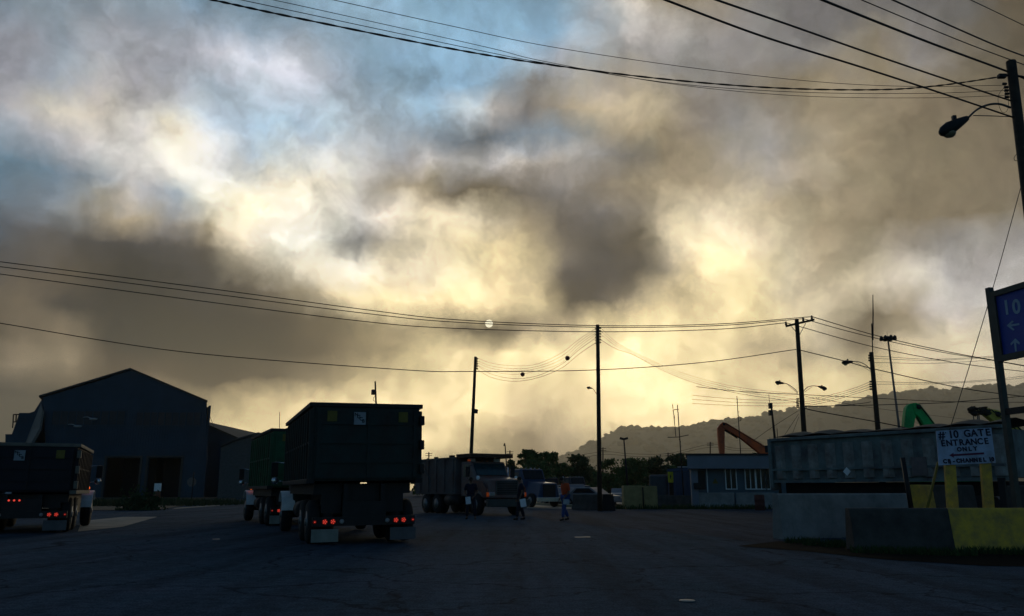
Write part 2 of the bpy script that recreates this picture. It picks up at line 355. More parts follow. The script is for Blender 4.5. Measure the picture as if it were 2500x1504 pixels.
grass('verge_weeds', [(G(x, 1243).to_2d(), 1.6, .6) for x in range(1500, 1900, 40)], M_weed, 160, .1, .4, .03)

# ------------------------------------------------------------------ hills and far woods
M_hill = mat('wooded_hill', (.03, .045, .018), .95, var=.4, scale=.02)
M_leaf = mat('foliage', (.05, .10, .025), .9, var=.45, scale=.6)
M_leafd = mat('foliage_dark', (.03, .06, .02), .9, var=.45, scale=.6)
ridge = [(1180, 1178), (1290, 1150), (1385, 1118), (1440, 1092), (1475, 1066), (1500, 1052), (1525, 1046), (1545, 1054), (1600, 1049), (1655, 1048), (1700, 1042), (1760, 1030),
         (1850, 1022), (1930, 1008), (1990, 999), (2050, 988), (2120, 974), (2190, 962), (2240, 956), (2290, 957), (2340, 956), (2385, 950), (2455, 951), (2500, 949), (2620, 948), (2900, 935), (3400, 940)]
hv = []; hf = []; nr = 14
def ridge_y(px):
    for (a, b), (c, d) in zip(ridge, ridge[1:]):
        if a <= px <= c: return b + (d - b) * (px - a) / (c - a)
    return ridge[-1][1]
cols = [1180 + i * 20 for i in range(111)]
for px in cols:
    top = P(px, ridge_y(px) + 3, 7900)
    for k in range(nr + 1):
        t = k / nr; q = t * t * (3 - 2 * t)
        y = 3900 + (7900 - 3900) * t
        hv.append((top.x * (.75 + .25 * t) + math.sin(k * 1.7 + px * .011) * 70, y, max(top.z, 0) * q + (math.sin(px * .037 + k) * 12 if 0 < k < nr else 0) - .5))
    hv.append((top.x * 1.1, 9000, -2))
for i in range(len(cols) - 1):
    for k in range(nr + 1):
        a = i * (nr + 2) + k; hf.append((a, a + nr + 2, a + nr + 3, a + 1))
kind(MB().add(hv, hf, True).build('hills', M_hill), 'structure')
ico = bmesh.new(); bmesh.ops.create_icosphere(ico, subdivisions=2, radius=1)
IV = [v.co.copy() for v in ico.verts]; IF = [tuple(v.index for v in f.verts) for f in ico.faces]; ico.free()
fb = MB()
def blob(b, c, r, fl=.8, jit=.28):
    b.add([(c[0] + v.x*r*(1 + random.uniform(-jit, jit)), c[1] + v.y*r*(1 + random.uniform(-jit, jit)), c[2] + v.z*r*fl*(1 + random.uniform(-jit, jit))) for v in IV], IF)
for _ in range(3000):
    i = random.randrange(len(cols) - 1); k = random.choice([nr, nr, nr, nr - 1] + list(range(3, nr)))
    a = Vector(hv[i * (nr + 2) + k]); bb = Vector(hv[(i + 1) * (nr + 2) + k])
    p = a.lerp(bb, random.random())
    blob(fb, p + Vector((0, random.uniform(-90, 90), random.uniform(-14, 9))), random.choice([14, 18, 24, 28, 34, 44]))
kind(fb.build('hillside_forest', M_hill), 'stuff')
# low belt of bushes behind the yard
bb_ = MB()
for _ in range(7000):
    px = random.uniform(1020, 1900); Y = random.uniform(150, 175)
    topy = 1148 - 10 * math.sin(px * .02) - 8 * math.sin(px * .053 + 1)
    c = P(px, random.uniform(topy, 1200), Y); r = random.uniform(.5, 1.0)
    for _k in range(3):
        q = c + Vector((random.uniform(-1, 1), random.uniform(-1, 1), random.uniform(-.6, .6)))
        n1 = Vector((random.uniform(-1, 1), random.uniform(-1, 1), random.uniform(-1, 1))).normalized() * r * .6
        n2 = n1.cross(Vector((random.uniform(-1, 1), random.uniform(-1, 1), random.uniform(-1, 1)))).normalized() * r * .45
        bb_.add([q + n1, q + n2, q - n1, q - n2], [(0, 1, 2, 3)])
kind(bb_.build('far_bushes', M_leaf), 'stuff')

def tree(px, ytop, ybase, Y, wpx, label, m_=M_leaf, airy=False, n=1500, seed=0):
    rnd = random.Random(seed)
    base = P(px, ybase, Y); base.z = 0; top = P(px, ytop, Y).z; rad = wpx / F * Y / 2
    t = thing('tree', label, 'tree', base, group='trees behind the yard')
    tr = MB(); th = top * (.55 if airy else .3)
    tr.tube([(0, 0, 0), (rad*.03, 0, th*.5), (0, rad*.05, th), (rad*.05, 0, top*.8)], [top*.03, top*.024, top*.018, .02], 7)
    cl = []
    for k in range(14 if airy else 18):
        a = rnd.random() * 6.28; q = math.sqrt(rnd.random()) * rad * .8
        z = (th + (top - th) * rnd.uniform(.25, .92)) if airy else top * rnd.uniform(.25, .9)
        if not airy: q *= math.sqrt(max(.1, 1 - ((z / top - .45) / .6) ** 2))
        c = Vector((math.cos(a) * q, math.sin(a) * q, z)); cl.append(c)
        tr.tube([(0, 0, th * rnd.uniform(.6, 1)), c * .5 + Vector((0, 0, th * .45)), c], [top*.012, top*.008, .015], 5)
    cl.append(Vector((0, 0, top * .9)))
    tr.build('trunk', M_wood, t)
    b = MB(); cr = rad * (.3 if airy else .42)
    for _ in range(n):
        c = rnd.choice(cl); v = Vector((rnd.gauss(0, .45), rnd.gauss(0, .45), rnd.gauss(0, .32))) * cr
        p = c + v
        if p.z > top: p.z = top - rnd.random() * .3
        s = rnd.uniform(.12, .3) * (Y / 120)
        n1 = Vector((rnd.uniform(-1, 1), rnd.uniform(-1, 1), rnd.uniform(-1, 1))).normalized() * s
        n2 = n1.cross(Vector((rnd.uniform(-1, 1), rnd.uniform(-1, 1), rnd.uniform(-1, 1)))).normalized() * s * .7
        b.add([p + n1, p + n2, p - n1, p - n2], [(0, 1, 2, 3)])
    b.build('crown', m_, t)
tree(1285, 1097, 1200, 118, 50, 'airy tree with open branching crown just right of the dump truck', airy=True, seed=1)
tree(1333, 1099, 1200, 120, 66, 'broad spreading tree, the widest of the tall crowns, right of the airy tree', airy=True, n=2200, seed=2)
tree(1043, 1116, 1200, 110, 34, 'dark round tree between the parked green truck box and the dump truck', M_leafd, seed=3)
tree(1412, 1108, 1200, 115, 64, 'dense dark bushy tree left of the tall lamp pole', M_leafd, n=3200, seed=4)
tree(1375, 1130, 1200, 112, 60, 'low green tree behind the man in the orange shirt', n=2000, seed=5)
tree(1310, 1122, 1200, 108, 90, 'wide green bush below the two airy trees', n=2600, seed=6)
tree(1248, 1118, 1200, 116, 34, 'narrow green tree beside the dump truck roof', M_leafd, seed=7)
tree(1490, 1120, 1200, 118, 60, 'green tree directly right of the tall lamp pole', n=2200, seed=8)
tree(1545, 1118, 1202, 122, 90, 'wide green tree behind the twin floodlight mast', n=3000, seed=9)
tree(1600, 1112, 1202, 130, 70, 'brownish green tree left of the blue container', M_leafd, n=2200, seed=10)
tree(1655, 1106, 1202, 125, 60, 'dark tree behind the blue container', M_leafd, n=2200, seed=11)
tree(1708, 1106, 1202, 120, 44, 'small tree showing over the left end of the gatehouse roof', seed=12)
tree(1760, 1108, 1202, 122, 60, 'low tree showing over the middle of the gatehouse roof', M_leafd, seed=13)
tree(1840, 1105, 1202, 118, 70, 'brown green tree behind the orange boom', M_leafd, seed=14)

# ------------------------------------------------------------------ hangar and sheds at left
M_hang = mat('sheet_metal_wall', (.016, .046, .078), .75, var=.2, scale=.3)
M_hangd = mat('dark_opening', (.008, .008, .012), .9)
M_roofm = mat('metal_roof', (.05, .055, .055), .95, var=.3, scale=.2)
YH = 137
hg = thing('industrial_hall', 'tall dark gabled steel hall with two open bays behind the trucks', 'building', (P(300, 1213, YH).x, YH, 0))
def Hp(px, py, Y=YH):
    p = P(px, py, Y); return rel(hg, p)
def hp0(px, Y=YH): p = P(px, 1213, Y); return rel(hg, (p.x, Y, 0))
out = [Hp(105, 970), Hp(270, 921), Hp(271, 913), Hp(290, 913), Hp(320, 903), Hp(503, 981)]
wl = MB(); base_l, base_r = hp0(100), hp0(497)
def xz(px, py): p = Hp(px, py); return p.x, p.z
# front wall as strips around the two bays
d1, d2, d3, d4 = xz(262, 1118)[0], xz(344, 1118)[0], xz(364, 1115)[0], xz(444, 1115)[0]; dz = xz(262, 1117)[1]
wl.prism([Vector((base_l.x, 0, dz))] + out + [Vector((base_r.x, 0, dz))], (0, .35, 0))
for a, b in ((base_l.x, d1), (d2, d3), (d4, base_r.x)): wl.box(a, b, 0, .35, 0, dz)
SK = Matrix.Identity(4); SK[0][1] = -.46
wl.box(base_l.x, base_l.x + .35, .35, 85, 0, out[0].z - 1, SK); wl.box(base_r.x - .35, base_r.x, .35, 85, 0, out[-1].z - .6, SK)
wl.box(base_l.x, base_r.x, 84, 84.4, 0, out[0].z - 1, SK)
for k in range(60):
    x = base_l.x + (base_r.x - base_l.x) * (k + .5) / 60
    wl.box(x - .05, x + .05, -.05, 0, dz, 14)
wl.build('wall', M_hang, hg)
rf = MB(); ap = Vector((out[4].x, 0, out[4].z))
for a, b in ((out[0] + Vector((-.5, 0, 0)), ap), (ap, out[5] + Vector((.4, 0, -.1)))):
    rf.prism([Vector((a.x, -.4, a.z)), Vector((b.x, -.4, b.z)), Vector((b.x, -.4, b.z + .3)), Vector((a.x, -.4, a.z + .3))], (-.46 * 85, 85, 0))
rf.build('roof', M_roofm, hg)
for a, b in ((d1, d2), (d3, d4)):
    MB().box(a, b, 6, 6.2, 0, dz).build('bay_door', M_hangd, hg)
    df = MB(); df.box(a - .35, a - .003, -.2, -.055, 0, dz + .3); df.box(b + .003, b + .35, -.2, -.055, 0, dz + .3); df.box(a, b, -.2, -.055, dz + .003, dz + .3); df.build('door_frame', M_roofm, hg)
for a, b, y0, y1 in ((130, 308, 1003, 1038), (335, 492, 1006, 1040)):
    wz = MB().box(Hp(a, y0).x, Hp(b, y0).x, -.12, -.06, Hp(a, y1).z, Hp(a, y0).z).build('window_band', mat('dirty_glazing', (.02, .025, .035), .6), hg)
    fr = MB()
    for k in range(10):
        x = Hp(a, y0).x + (Hp(b, y0).x - Hp(a, y0).x) * k / 9
        fr.box(x - .06, x + .06, -.18, -.12, Hp(a, y1).z, Hp(a, y0).z)
    for zz in (Hp(a, y1).z, Hp(a, y0).z): fr.box(Hp(a, y0).x - .06, Hp(b, y0).x + .06, -.185, -.115, zz - .08, zz + .08)
    fr.build('window_frame', M_hang, wz)
MB().add([Hp(104, 1000, 136), Hp(97, 1045, 136), Hp(66, 1098, 132), Hp(56, 1095, 150), Hp(84, 1030, 150), Hp(100, 985, 146)], [(0, 1, 2, 3, 4, 5)]).prism([Hp(104, 1001, 136), Hp(97, 1046, 136), Hp(66, 1099, 132), Hp(56, 1096, 150), Hp(84, 1031, 150), Hp(100, 986, 146)], (.25, .1, -.35)).build('lean_to_roof', mat('pale_roof', (.13, .13, .125), .7), hg)
lt = MB(); lt.prism([Hp(104, 972, 150), Hp(84, 1004, 150), Hp(72, 1008, 150), Hp(47, 1008, 150), Hp(42, 1024, 150), Hp(36, 1040, 150), Hp(29, 1060, 150), Hp(13, 1060, 150), Hp(11, 1213, 150), Hp(110, 1213, 150)], (0, 40, 0))
lt.build('annex_wall', M_hang, hg)
rl = MB()
for a, b in (((33, 1012), (48, 1012)), ((32, 1030), (40, 1030)), ((33, 1012), (31, 1045)), ((40, 1012), (39, 1030))): rl.tube([Hp(*a, 149), Hp(*b, 149)], .12, 5)
rl.build('roof_railing', M_dark, hg)
for px, py in ((228, 1023), (190, 1041)):
    wlp = MB(); c = Hp(px, py, 134.5); wlp.tube([c + Vector((-3, 2.4, .5)), c + Vector((-1, 0, .35)), c], .07, 5); wlp.ball(c, .75, 10, (1, .5, .25)); wlp.build('wall_lamp', mat('lamp_cover', (.3, .32, .34), .6), hg)
sh = thing('shed', 'low shed with sloping roof joined to the right side of the tall hall', 'building', (P(540, 1213, 150).x, 150, 0))
pp = [rel(sh, P(x, y, 150)) for x, y in ((480, 1028), (503, 1037), (575, 1068), (600, 1080))]
MB().prism([Vector((pp[0].x, 0, 0))] + pp + [Vector((pp[-1].x, 0, 0))], (0, 60, 0)).build('wall', M_hang, sh)
MB().prism([p + Vector((0, -.3, z)) for p, z in [(pp[0], .02), (pp[3], .02), (pp[3], .3), (pp[0], .3)]], (0, 60, 0)).build('roof', M_roofm, sh)
sh = thing('shed', 'wide low grey shed with shallow gable just left of the green truck', 'building', (P(632, 1213, 128).x, 128, 0))
pp = [rel(sh, P(x, y, 128)) for x, y in ((540, 1092), (575, 1076), (632, 1060), (720, 1085))]
MB().prism([Vector((pp[0].x, 0, 0))] + pp + [Vector((pp[-1].x, 0, 0))], (0, 40, 0)).build('wall', mat('grey_cladding', (.06, .07, .075), .8), sh)
rb = MB()
for a, b in zip(pp, pp[1:]): rb.prism([a + Vector((0, -.4, .03)), b + Vector((0, -.4, .03)), b + Vector((0, -.4, .28)), a + Vector((0, -.4, .28))], (0, 41, 0))
rb.build('roof', M_roofm, sh)

def signpost(name, label, cat, px, ybase, Y=None): 
    b = G(px, ybase); return thing(name, label, cat, (b.x, b.y, 0)), b.y
s, Y = signpost('road_sign', 'octagonal road sign seen from behind on a post by the verge', 'sign', 467, 1226)
MB().tube([(0, 0, 0), (0, 0, 3.1)], .06, 6).build('post', M_dark, s)
c = rel(s, P(467, 1177, Y)); MB().prism([c + Vector((math.cos(R(22.5 + 45*k))*.5, .08, math.sin(R(22.5 + 45*k))*.5)) for k in range(8)], (0, .03, 0)).build('sign_plate', M_steel, s)
s, Y = signpost('notice_board', 'small white square board standing on a rusty barrel near the hall', 'sign', 382, 1222)
z0 = rel(s, P(382, 1199, Y)).z; z1 = rel(s, P(382, 1180, Y)).z
MB().box(-.42, .42, -.03, .03, z0, z1).build('board', M_white, s, .01)
MB().lathe((0, 0, 0), (0, 0, 1), [(0, .36), (.5, .38), (z0 - .02, .34), (z0, .2)], 12).build('barrel', mat('rusty_drum', (.12, .05, .03), .9), s)
bsh = thing('shrub', 'low dark green shrub on the verge before the hall', 'shrub', G(345, 1246)); b = MB()
for _ in range(900):
    p = Vector((random.gauss(0, .55), random.gauss(0, .3), abs(random.gauss(0, .45)))); q = Vector((random.uniform(-1, 1), random.uniform(-1, 1), random.uniform(-1, 1))).normalized()*.12; r_ = q.cross(Vector((.3, .8, .5))).normalized()*.08
    b.add([p+q, p+r_, p-q, p-r_], [(0, 1, 2, 3)])
b.build('leaves', M_leafd, bsh)

# ------------------------------------------------------------------ wheels and trucks
def wheel(parent, x, y, r=.5, w=.28, side=1, rimm=M_rim, dual=False):
    t = MB(); ws = [0] if not dual else [0, -side * (w + .05)]
    for o_ in ws:
        cx = x + o_
        t.lathe((cx - w/2, y, r), (1, 0, 0), [(0, r*.6), (.0, r*.86), (.04, r*.97), (w*.5, r), (w - .04, r*.97), (w, r*.86), (w, r*.6)], 20)
    o = t.build('wheel', M_black, parent)
    h = MB(); xx = x + side * (w/2 + .004)
    h.lathe((xx, y, r), (-side, 0, 0), [(0, r*.6), (.0, r*.5), (.06, r*.42), (.07, r*.2), (-.03, r*.18), (-.03, .01)], 16)
    h.build('rim', rimm, o); return o

def haul_truck(label, origin, heading, L_, z0, z1, mbox, mtruck, roll=0, rail=M_dark, w=2.5, sg='garbage', front_side=-1, cabz=2.55, amber=0, rg=None, front_x=0):
    t = thing('haul_truck', label, 'truck', origin, heading, 'haul trucks driving away across the yard'); t.rotation_euler[1] = roll
    h = w / 2; b = MB()
    b.box(-h, h, 0, .08, z0, z1 - .06); b.box(-h, -h + .06, .08, L_, z0, z1 - .06); b.box(h - .06, h, .08, L_, z0, z1 - .06); b.box(-h, h, L_, L_ + .06, z0, z1)
    b.box(-h + .06, h - .06, .08, L_, z0, z0 + .08)
    n = int(L_ / .5)
    for s in (-1, 1):
        for k in range(n + 1):
            y = .05 + (L_ - .1) * k / n; b.box(s*h - (.0 if s > 0 else .07), s*h + (.07 if s > 0 else .0), y - .04, y + .04, z0 + .05, z1 - .12)
        b.box(s*h - (0 if s > 0 else .05), s*h + (.05 if s > 0 else 0), .1, L_ - .1, (z0+z1)/2 - .02, (z0+z1)/2 + .03)
    b.build('container', mbox, t)
    g = MB()
    for s in (-1, 1): g.box(s*h - .08, s*h + .08, -.03, L_ + .08, z1 - .058, z1 + .04); g.box(s*h - .09, s*h + .09, -.02, L_ + .05, z0 - .06, z0 + .05)
    g.box(-h + .08, h - .08, -.03, .1, z1 - .058, z1 + .04); g.build('top_rail', rail, t, .01)
    d = MB(); d.box(-h + .06, h - .06, -.07, -.003, z0 + .05, z1 - .1)
    for k in range(1, 4): d.box(-h + .1, h - .1, -.105, -.072, z0 + (z1-z0)*k/4 - .035, z0 + (z1-z0)*k/4 + .035)
    for x in (-h + .1, 0, h - .16): d.box(x, x + .07, -.107, -.073, z0 + .06, z1 - .12)
    dd = d.build('rear_door', mbox, t)
    for zf in (.80, .47, .15):
        hh = z1 - z0; MB().box(h + .003, h + .11, -.1, .05, z0 + hh*zf - .11, z0 + hh*zf + .11).build('hinge', rail, t, .015)
    for x in (-h + .42, h - .42): MB().box(x - .11, x + .11, -.125, -.109, z1 - .40 - .0, z1 - .2 + .04).build('sticker', M_yel2, t)
    pl = MB().box(-.33, -.06, -.125, -.109, z1 - .47, z1 - .18).build('placard', mat('placard_white', (.25, .29, .33), .6), t)
    for k, ch in enumerate(sg): text('placard_letter', ch, .11, M_dark, pl, Matrix.Translation((-.28 + .055*k, -.127, z1 - .24 - .05*k)) @ UPR, .004, .001)
    c = MB()
    for s in (-.43, .43): c.box(s - .05, s + .05, .1, L_ + 2.4, .72, z0 - .07)
    for y in (.3, 1.5, 3, 4.5): c.box(-.4, .4, y, y + .1, .75, z0 - .12)
    c.box(-h + .08, h - .08, .0, .12, .42, .62); c.box(-.5, .5, .05, .15, .62, .95)
    for y in (.75, 2.05, L_ + .75): c.tube([(-h + .25, y, .5), (h - .25, y, .5)], .09, 8)
    c.box(-h + .12, h - .12, .35, L_ - .2, z0 - .3, z0 - .065); c.box(-h + .3, -.5, .3, .5, .7, z0 - .3); c.box(.5, h - .3, .3, .5, .7, z0 - .3)
    c.lathe((-h + .28, 3.0, .72), (0, 1, 0), [(0, .01), (0, .24), (1.1, .24), (1.1, .01)], 12); c.box(h - .62, h - .1, 3.0, 4.1, .5, .95)
    c.build('chassis', M_dark, t)
    for s in (-1, 1):
        for y in (.75, 2.05): wheel(t, s*(h - .16), y, .5, .26, s, dual=True)
        wheel(t, s*(h - .12) + front_x, L_ + .75, .52, .3, s)
        f = MB(); cx = s*(h - .12) + front_x
        for k in range(7):
            a0, a1 = R(8 + 20*k), R(28 + 20*k); rr = .62
            f.prism([(cx - .19, L_ + .75 - rr*math.cos(a0), .55 + rr*math.sin(a0)), (cx - .19, L_ + .75 - rr*math.cos(a1), .55 + rr*math.sin(a1)), (cx - .19, L_ + .75 - (rr+.03)*math.cos(a1), .55 + (rr+.03)*math.sin(a1)), (cx - .19, L_ + .75 - (rr+.03)*math.cos(a0), .55 + (rr+.03)*math.sin(a0))], (.38, 0, 0))
        f.build('fender', M_white, t)
        fl = MB().box(s*(h - .36) - .3, s*(h - .36) + .3, -.02, -.005, .08, .36).build('mud_flap', mat('flap_pale', (.20, .22, .20), .7) if s < 0 else mat('flap_grey', (.10, .10, .11), .8), t)
        for k, (dx, rr) in enumerate(((0, .04), (.22, .062), (.40, .062), (.6, .05))):
            x = s * (h - .13 - dx); z = .52
            if k == 3: MB().lathe((x, -.03, z), (0, 1, 0), [(0, .01), (0, rr), (.03, rr)], 12).build('reverse_light', mat('reverse_lens', (.3, .3, .3), .3), t); continue
            tl = MB().lathe((x, -.03, z), (0, 1, 0), [(0, .01), (0, rr), (.03, rr)], 12).build('tail_light', M_red, t)
            led = MB(); 
            for q in range(6 if rr > .05 else 1):
                a = q * 1.2566; rad = 0 if q == 5 or rr < .05 else .038
                led.box(x + rad*math.cos(a) - .011, x + rad*math.cos(a) + .011, -.036, -.0305, z + rad*math.sin(a) - .011, z + rad*math.sin(a) + .011)
            led.build('lamp_segments', M_red2, tl)
        a = MB(); a.tube([(s*1.05, L_ + .5, 2.0), (s*(h + .28), L_ + .45, 2.05), (s*(h + .28), L_ + .45, 1.5), (s*1.05, L_ + .5, 1.45)], .02, 6)
        mr = MB().box(s*(h + .3) - .1, s*(h + .3) + .1, L_ + .40, L_ + .47, 1.62, 2.05).build('mirror', M_dark, t, .02); a.build('mirror_bracket', M_chrome, mr)
        ms_ = MB().ball((s*(h + .28), L_ + .42, 1.5), .11, 10, (1, .4, 1)).build('convex_mirror', M_chrome, t)
        if amber == s: MB().ball((cx, L_ + .5, 1.28), .06, 8).build('marker_light', M_amber, t)
    cb = MB(); y0 = L_ + .22
    cb.prism([(-1.0, y0, .8), (-1.0, y0, cabz), (-1.0, y0 + 1.15, cabz), (-1.0, y0 + 1.5, 1.8), (-1.0, y0 + 1.5, .8)], (2.0, 0, 0))
    cb.prism([(-.75, y0 + 1.5, .8), (-.75, y0 + 1.5, 1.75), (-.7, y0 + 2.5, 1.5), (-.7, y0 + 2.5, .8)], (1.5, 0, 0))
    cc = cb.build('cab', mtruck, t, .05)
    MB().box(-.7, .7, y0 - .025, y0 - .005, 1.75, cabz - .25).build('rear_window', M_glass, cc)
    for s in (-1, 1): MB().box(s*1.012 - .006, s*1.012 + .006, y0 + .35, y0 + 1.1, 1.7, cabz - .2).build('side_window', M_glass, cc)
    return t
M_boxd = mat('dark_green_steel', (.012, .030, .030), .65, .2, var=.35, scale=1.6, bump=.35, stain=(.020, .017, .014))
M_boxk = mat('black_steel', (.012, .012, .02), .7, .2, var=.3, bump=.1)
M_green = mat('green_steel', (.010, .085, .035), .6, .1, var=.4, scale=1.5, bump=.3, stain=(.02, .045, .02))
M_railbr = mat('dusty_rail', (.14, .13, .11), .7)
hd = R(20.5); RR = Vector((math.cos(hd), math.sin(hd), 0))
o1 = Vector((P(763, 1120, 18.4).x, 18.4, 0)) + RR * 1.25
haul_truck('largest truck, dark green high box with yellow stickers, seen from behind', o1, hd, 6.15, 1.42, 3.16, M_boxd, M_boxd, roll=R(-.8), sg='NGCB')
hd2 = R(25); o2 = Vector((P(663, 1120, 28).x, 28, 0)) + Vector((math.cos(hd2), math.sin(hd2), 0)) * 1.25
haul_truck('bright green box truck half hidden ahead of the largest truck', o2, hd2, 5.2, 1.3, 3.27, M_green, M_dark, sg='NGCB', amber=-1)
hd3 = R(23); o3 = Vector((P(185, 1140, 23.8).x, 23.8, 0)) - Vector((math.cos(hd3), math.sin(hd3), 0)) * 1.25
t3 = haul_truck('black low box truck with pale top rail, cut by the left edge of the picture', o3, hd3, 4.5, 1.15, 2.5, M_boxk, M_dark, rail=M_railbr, sg='NGCB', front_x=.12, amber=1)
for k in range(3): MB().lathe((-.32 + .13*k, -.06, .92), (0, 1, 0), [(0, .01), (0, .028), (.02, .028)], 8).build('tail_light', M_red2, t3)
ant = MB().tube([P(682, 1052, 32), P(683, 1006, 32)], .012, 5).build('whip_antenna', M_wire, None)
ant.parent = bpy.data.objects['haul_truck.001']; bpy.context.view_layer.update(); ant.matrix_parent_inverse = bpy.data.objects['haul_truck.001'].matrix_world.inverted()

# dump truck facing the camera
a_ = R(32); fw = Vector((math.sin(a_), -math.cos(a_), 0)); rt = Vector((fw.y, -fw.x, 0))
cor = Vector((P(1186, 1240, 39).x, 39, 0)); org = cor - rt * 1.2 - fw * 7.4
dt = thing('dump_truck', 'grey dump truck with cab shield parked facing the people', 'truck', org, math.atan2(fw.y, fw.x) - math.pi/2)
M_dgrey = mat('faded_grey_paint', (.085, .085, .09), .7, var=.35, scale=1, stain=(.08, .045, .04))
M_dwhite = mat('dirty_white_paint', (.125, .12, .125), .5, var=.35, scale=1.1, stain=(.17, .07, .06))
b = MB(); h = 1.2
b.prism([(h, -.4, 1.0), (h, -.55, 1.5), (h, -.2, 2.78), (h, 4.3, 2.78), (h, 4.3, 1.0)], (-.08, 0, 0)); b.prism([(-h, -.4, 1.0), (-h, -.55, 1.5), (-h, -.2, 2.78), (-h, 4.3, 2.78), (-h, 4.3, 1.0)], (.08, 0, 0))
b.box(-h + .08, h - .08, 4.2, 4.3, 1.0, 2.9); b.box(-h + .08, h - .08, -.3, 4.2, 1.0, 1.1)
b.box(-h - .06, h + .06, -.2, 4.3, 2.782, 2.87)
for k in range(5): b.box(h + .002, h + .06, .2 + k*.95, .3 + k*.95, 1.1, 2.78)
b.build('dump_body', M_dgrey, dt)
MB().box(-h + .09, h - .09, -.5, -.42, 1.2, 2.6).build('tailgate', M_dgrey, dt)
cs = MB(); cs.box(-h, h, 4.3, 5.95, 2.93, 3.0); cs.box(-h, h, 5.95, 6.02, 2.80, 3.0); cs.box(-h, -h+.05, 4.35, 5.95, 2.80, 2.93); cs.box(h-.05, h, 4.35, 5.95, 2.80, 2.93)
cs.build('cab_shield', mat('rusty_brown', (.06, .03, .02), .85, var=.4), dt, .02)
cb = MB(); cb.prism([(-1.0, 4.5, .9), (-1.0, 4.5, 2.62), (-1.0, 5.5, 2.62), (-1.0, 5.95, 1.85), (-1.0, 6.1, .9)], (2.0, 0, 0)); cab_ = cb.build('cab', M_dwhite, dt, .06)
MB().prism([(-.88, 5.55, 2.5), (.88, 5.55, 2.5), (.88, 5.935, 1.92), (-.88, 5.935, 1.92)], (0, .045, .025)).build('windshield', mat('windshield_glass', (.015, .05, .06), .12, spec=.6), dt)
for s in (-1, 1): MB().box(s*1.008 - .006, s*1.008 + .006, 4.8, 5.45, 1.85, 2.45).build('side_window', mat('door_glass', (.05, .07, .07), .2), cab_)
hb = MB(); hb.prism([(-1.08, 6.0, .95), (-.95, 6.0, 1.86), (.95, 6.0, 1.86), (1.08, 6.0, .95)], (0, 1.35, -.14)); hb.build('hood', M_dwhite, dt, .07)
M_fend = mat('rusty_red_paint', (.17, .065, .05), .7, var=.4, scale=2, stain=(.09, .05, .045))
for s in (-1, 1): MB().prism([(s*1.1, y, z) for y, z in ((5.7, .75), (5.72, 1.35), (6.0, 1.7), (6.9, 1.62), (7.3, 1.3), (7.34, .85), (6.98, .85), (6.85, 1.1), (6.35, 1.22), (5.85, 1.05), (5.78, .75))], (s*.05, 0, 0)).build('fender', M_fend, dt, .02)
gr = MB(); gr.box(-.58, .58, 7.352, 7.38, 1.0, 1.62)
g_ = gr.build('grille', M_dark, dt)
gb = MB()
for k in range(7): gb.box(-.56, .56, 7.38, 7.40, 1.05 + k*.085, 1.075 + k*.085)
gb.box(-.62, .62, 7.352, 7.40, 1.62, 1.66); gb.box(-.62, -.582, 7.352, 7.40, 1.0, 1.62); gb.box(.582, .62, 7.352, 7.40, 1.0, 1.62); gb.build('grille_bars', M_steel, g_)
MB().box(-1.18, 1.18, 7.36, 7.62, .42, .78).build('bumper', mat('bumper_grey', (.06, .065, .06), .6), dt, .03)
for s in (-1, 1):
    MB().box(s*.85 - .16, s*.85 + .16, 7.30, 7.40, .93, 1.1).build('headlight', M_chrome, dt, .02)
    MB().box(s*1.06 - .07, s*1.06 + .07, 7.22, 7.37, .9, 1.1).build('turn_signal', M_amberd, dt, .02)
    am = MB(); am.box(s*1.32 - .11, s*1.32 + .11, 5.75, 5.82, 1.85, 2.35); mm = am.build('mirror', M_dark, dt, .02)
    MB().tube([(s*1.0, 5.6, 2.4), (s*1.3, 5.78, 2.4), (s*1.3, 5.78, 1.75), (s*1.0, 5.7, 1.75)], .018, 6).build('mirror_bracket', M_chrome, mm)
    MB().ball((s*1.1, 6.45, 1.8), .11, 8, (1, .5, 1)).build('convex_mirror', M_white, dt)
    for y in (.8, 2.1): wheel(dt, s*(h - .16), y, .52, .27, s, dual=True)
    wheel(dt, s*(h - .14), 6.35, .53, .3, s)
for x in (-.3, 0, .3): MB().box(x - .05, x + .05, 5.38, 5.48, 2.623, 2.68).build('roof_marker', mat('amber_plastic', (.25, .08, .02), .5), dt)
for x in (-.75, .72): MB().box(x - .17, x + .17, 5.1, 5.2, 2.63, 2.79).build('work_lamp', M_white, dt)
MB().box(.94, 1.06, 5.3, 5.4, 2.63, 2.72).build('beacon', M_amberd, dt)
ch = MB(); ch.box(-.45, .45, .2, 7.1, .7, .98); ch.lathe((1.0, 3.2, .72), (0, 1, 0), [(0, .01), (0, .28), (1.2, .28), (1.2, .01)], 14)
for y in (.8, 2.1, 6.35): ch.tube([(-1, y, .52), (1, y, .52)], .09, 8)
ch.build('chassis', M_dark, dt)
MB().tube([(h + .06, .25, 2.7), (h + .09, 1.6, 1.75)], .03, 6).build('tarp_arm', M_steel, dt)
for x, y, hh, w_ in ((.9, 3.2, .12, .12), (.5, 2.4, .16, .3), (-.3, 2.1, .12, .4), (.9, 1.4, .1, .12)): MB().box(x - .1, x + .1, y, y + w_, 2.873, 2.873 + hh).build('load_piece', M_dark, dt)

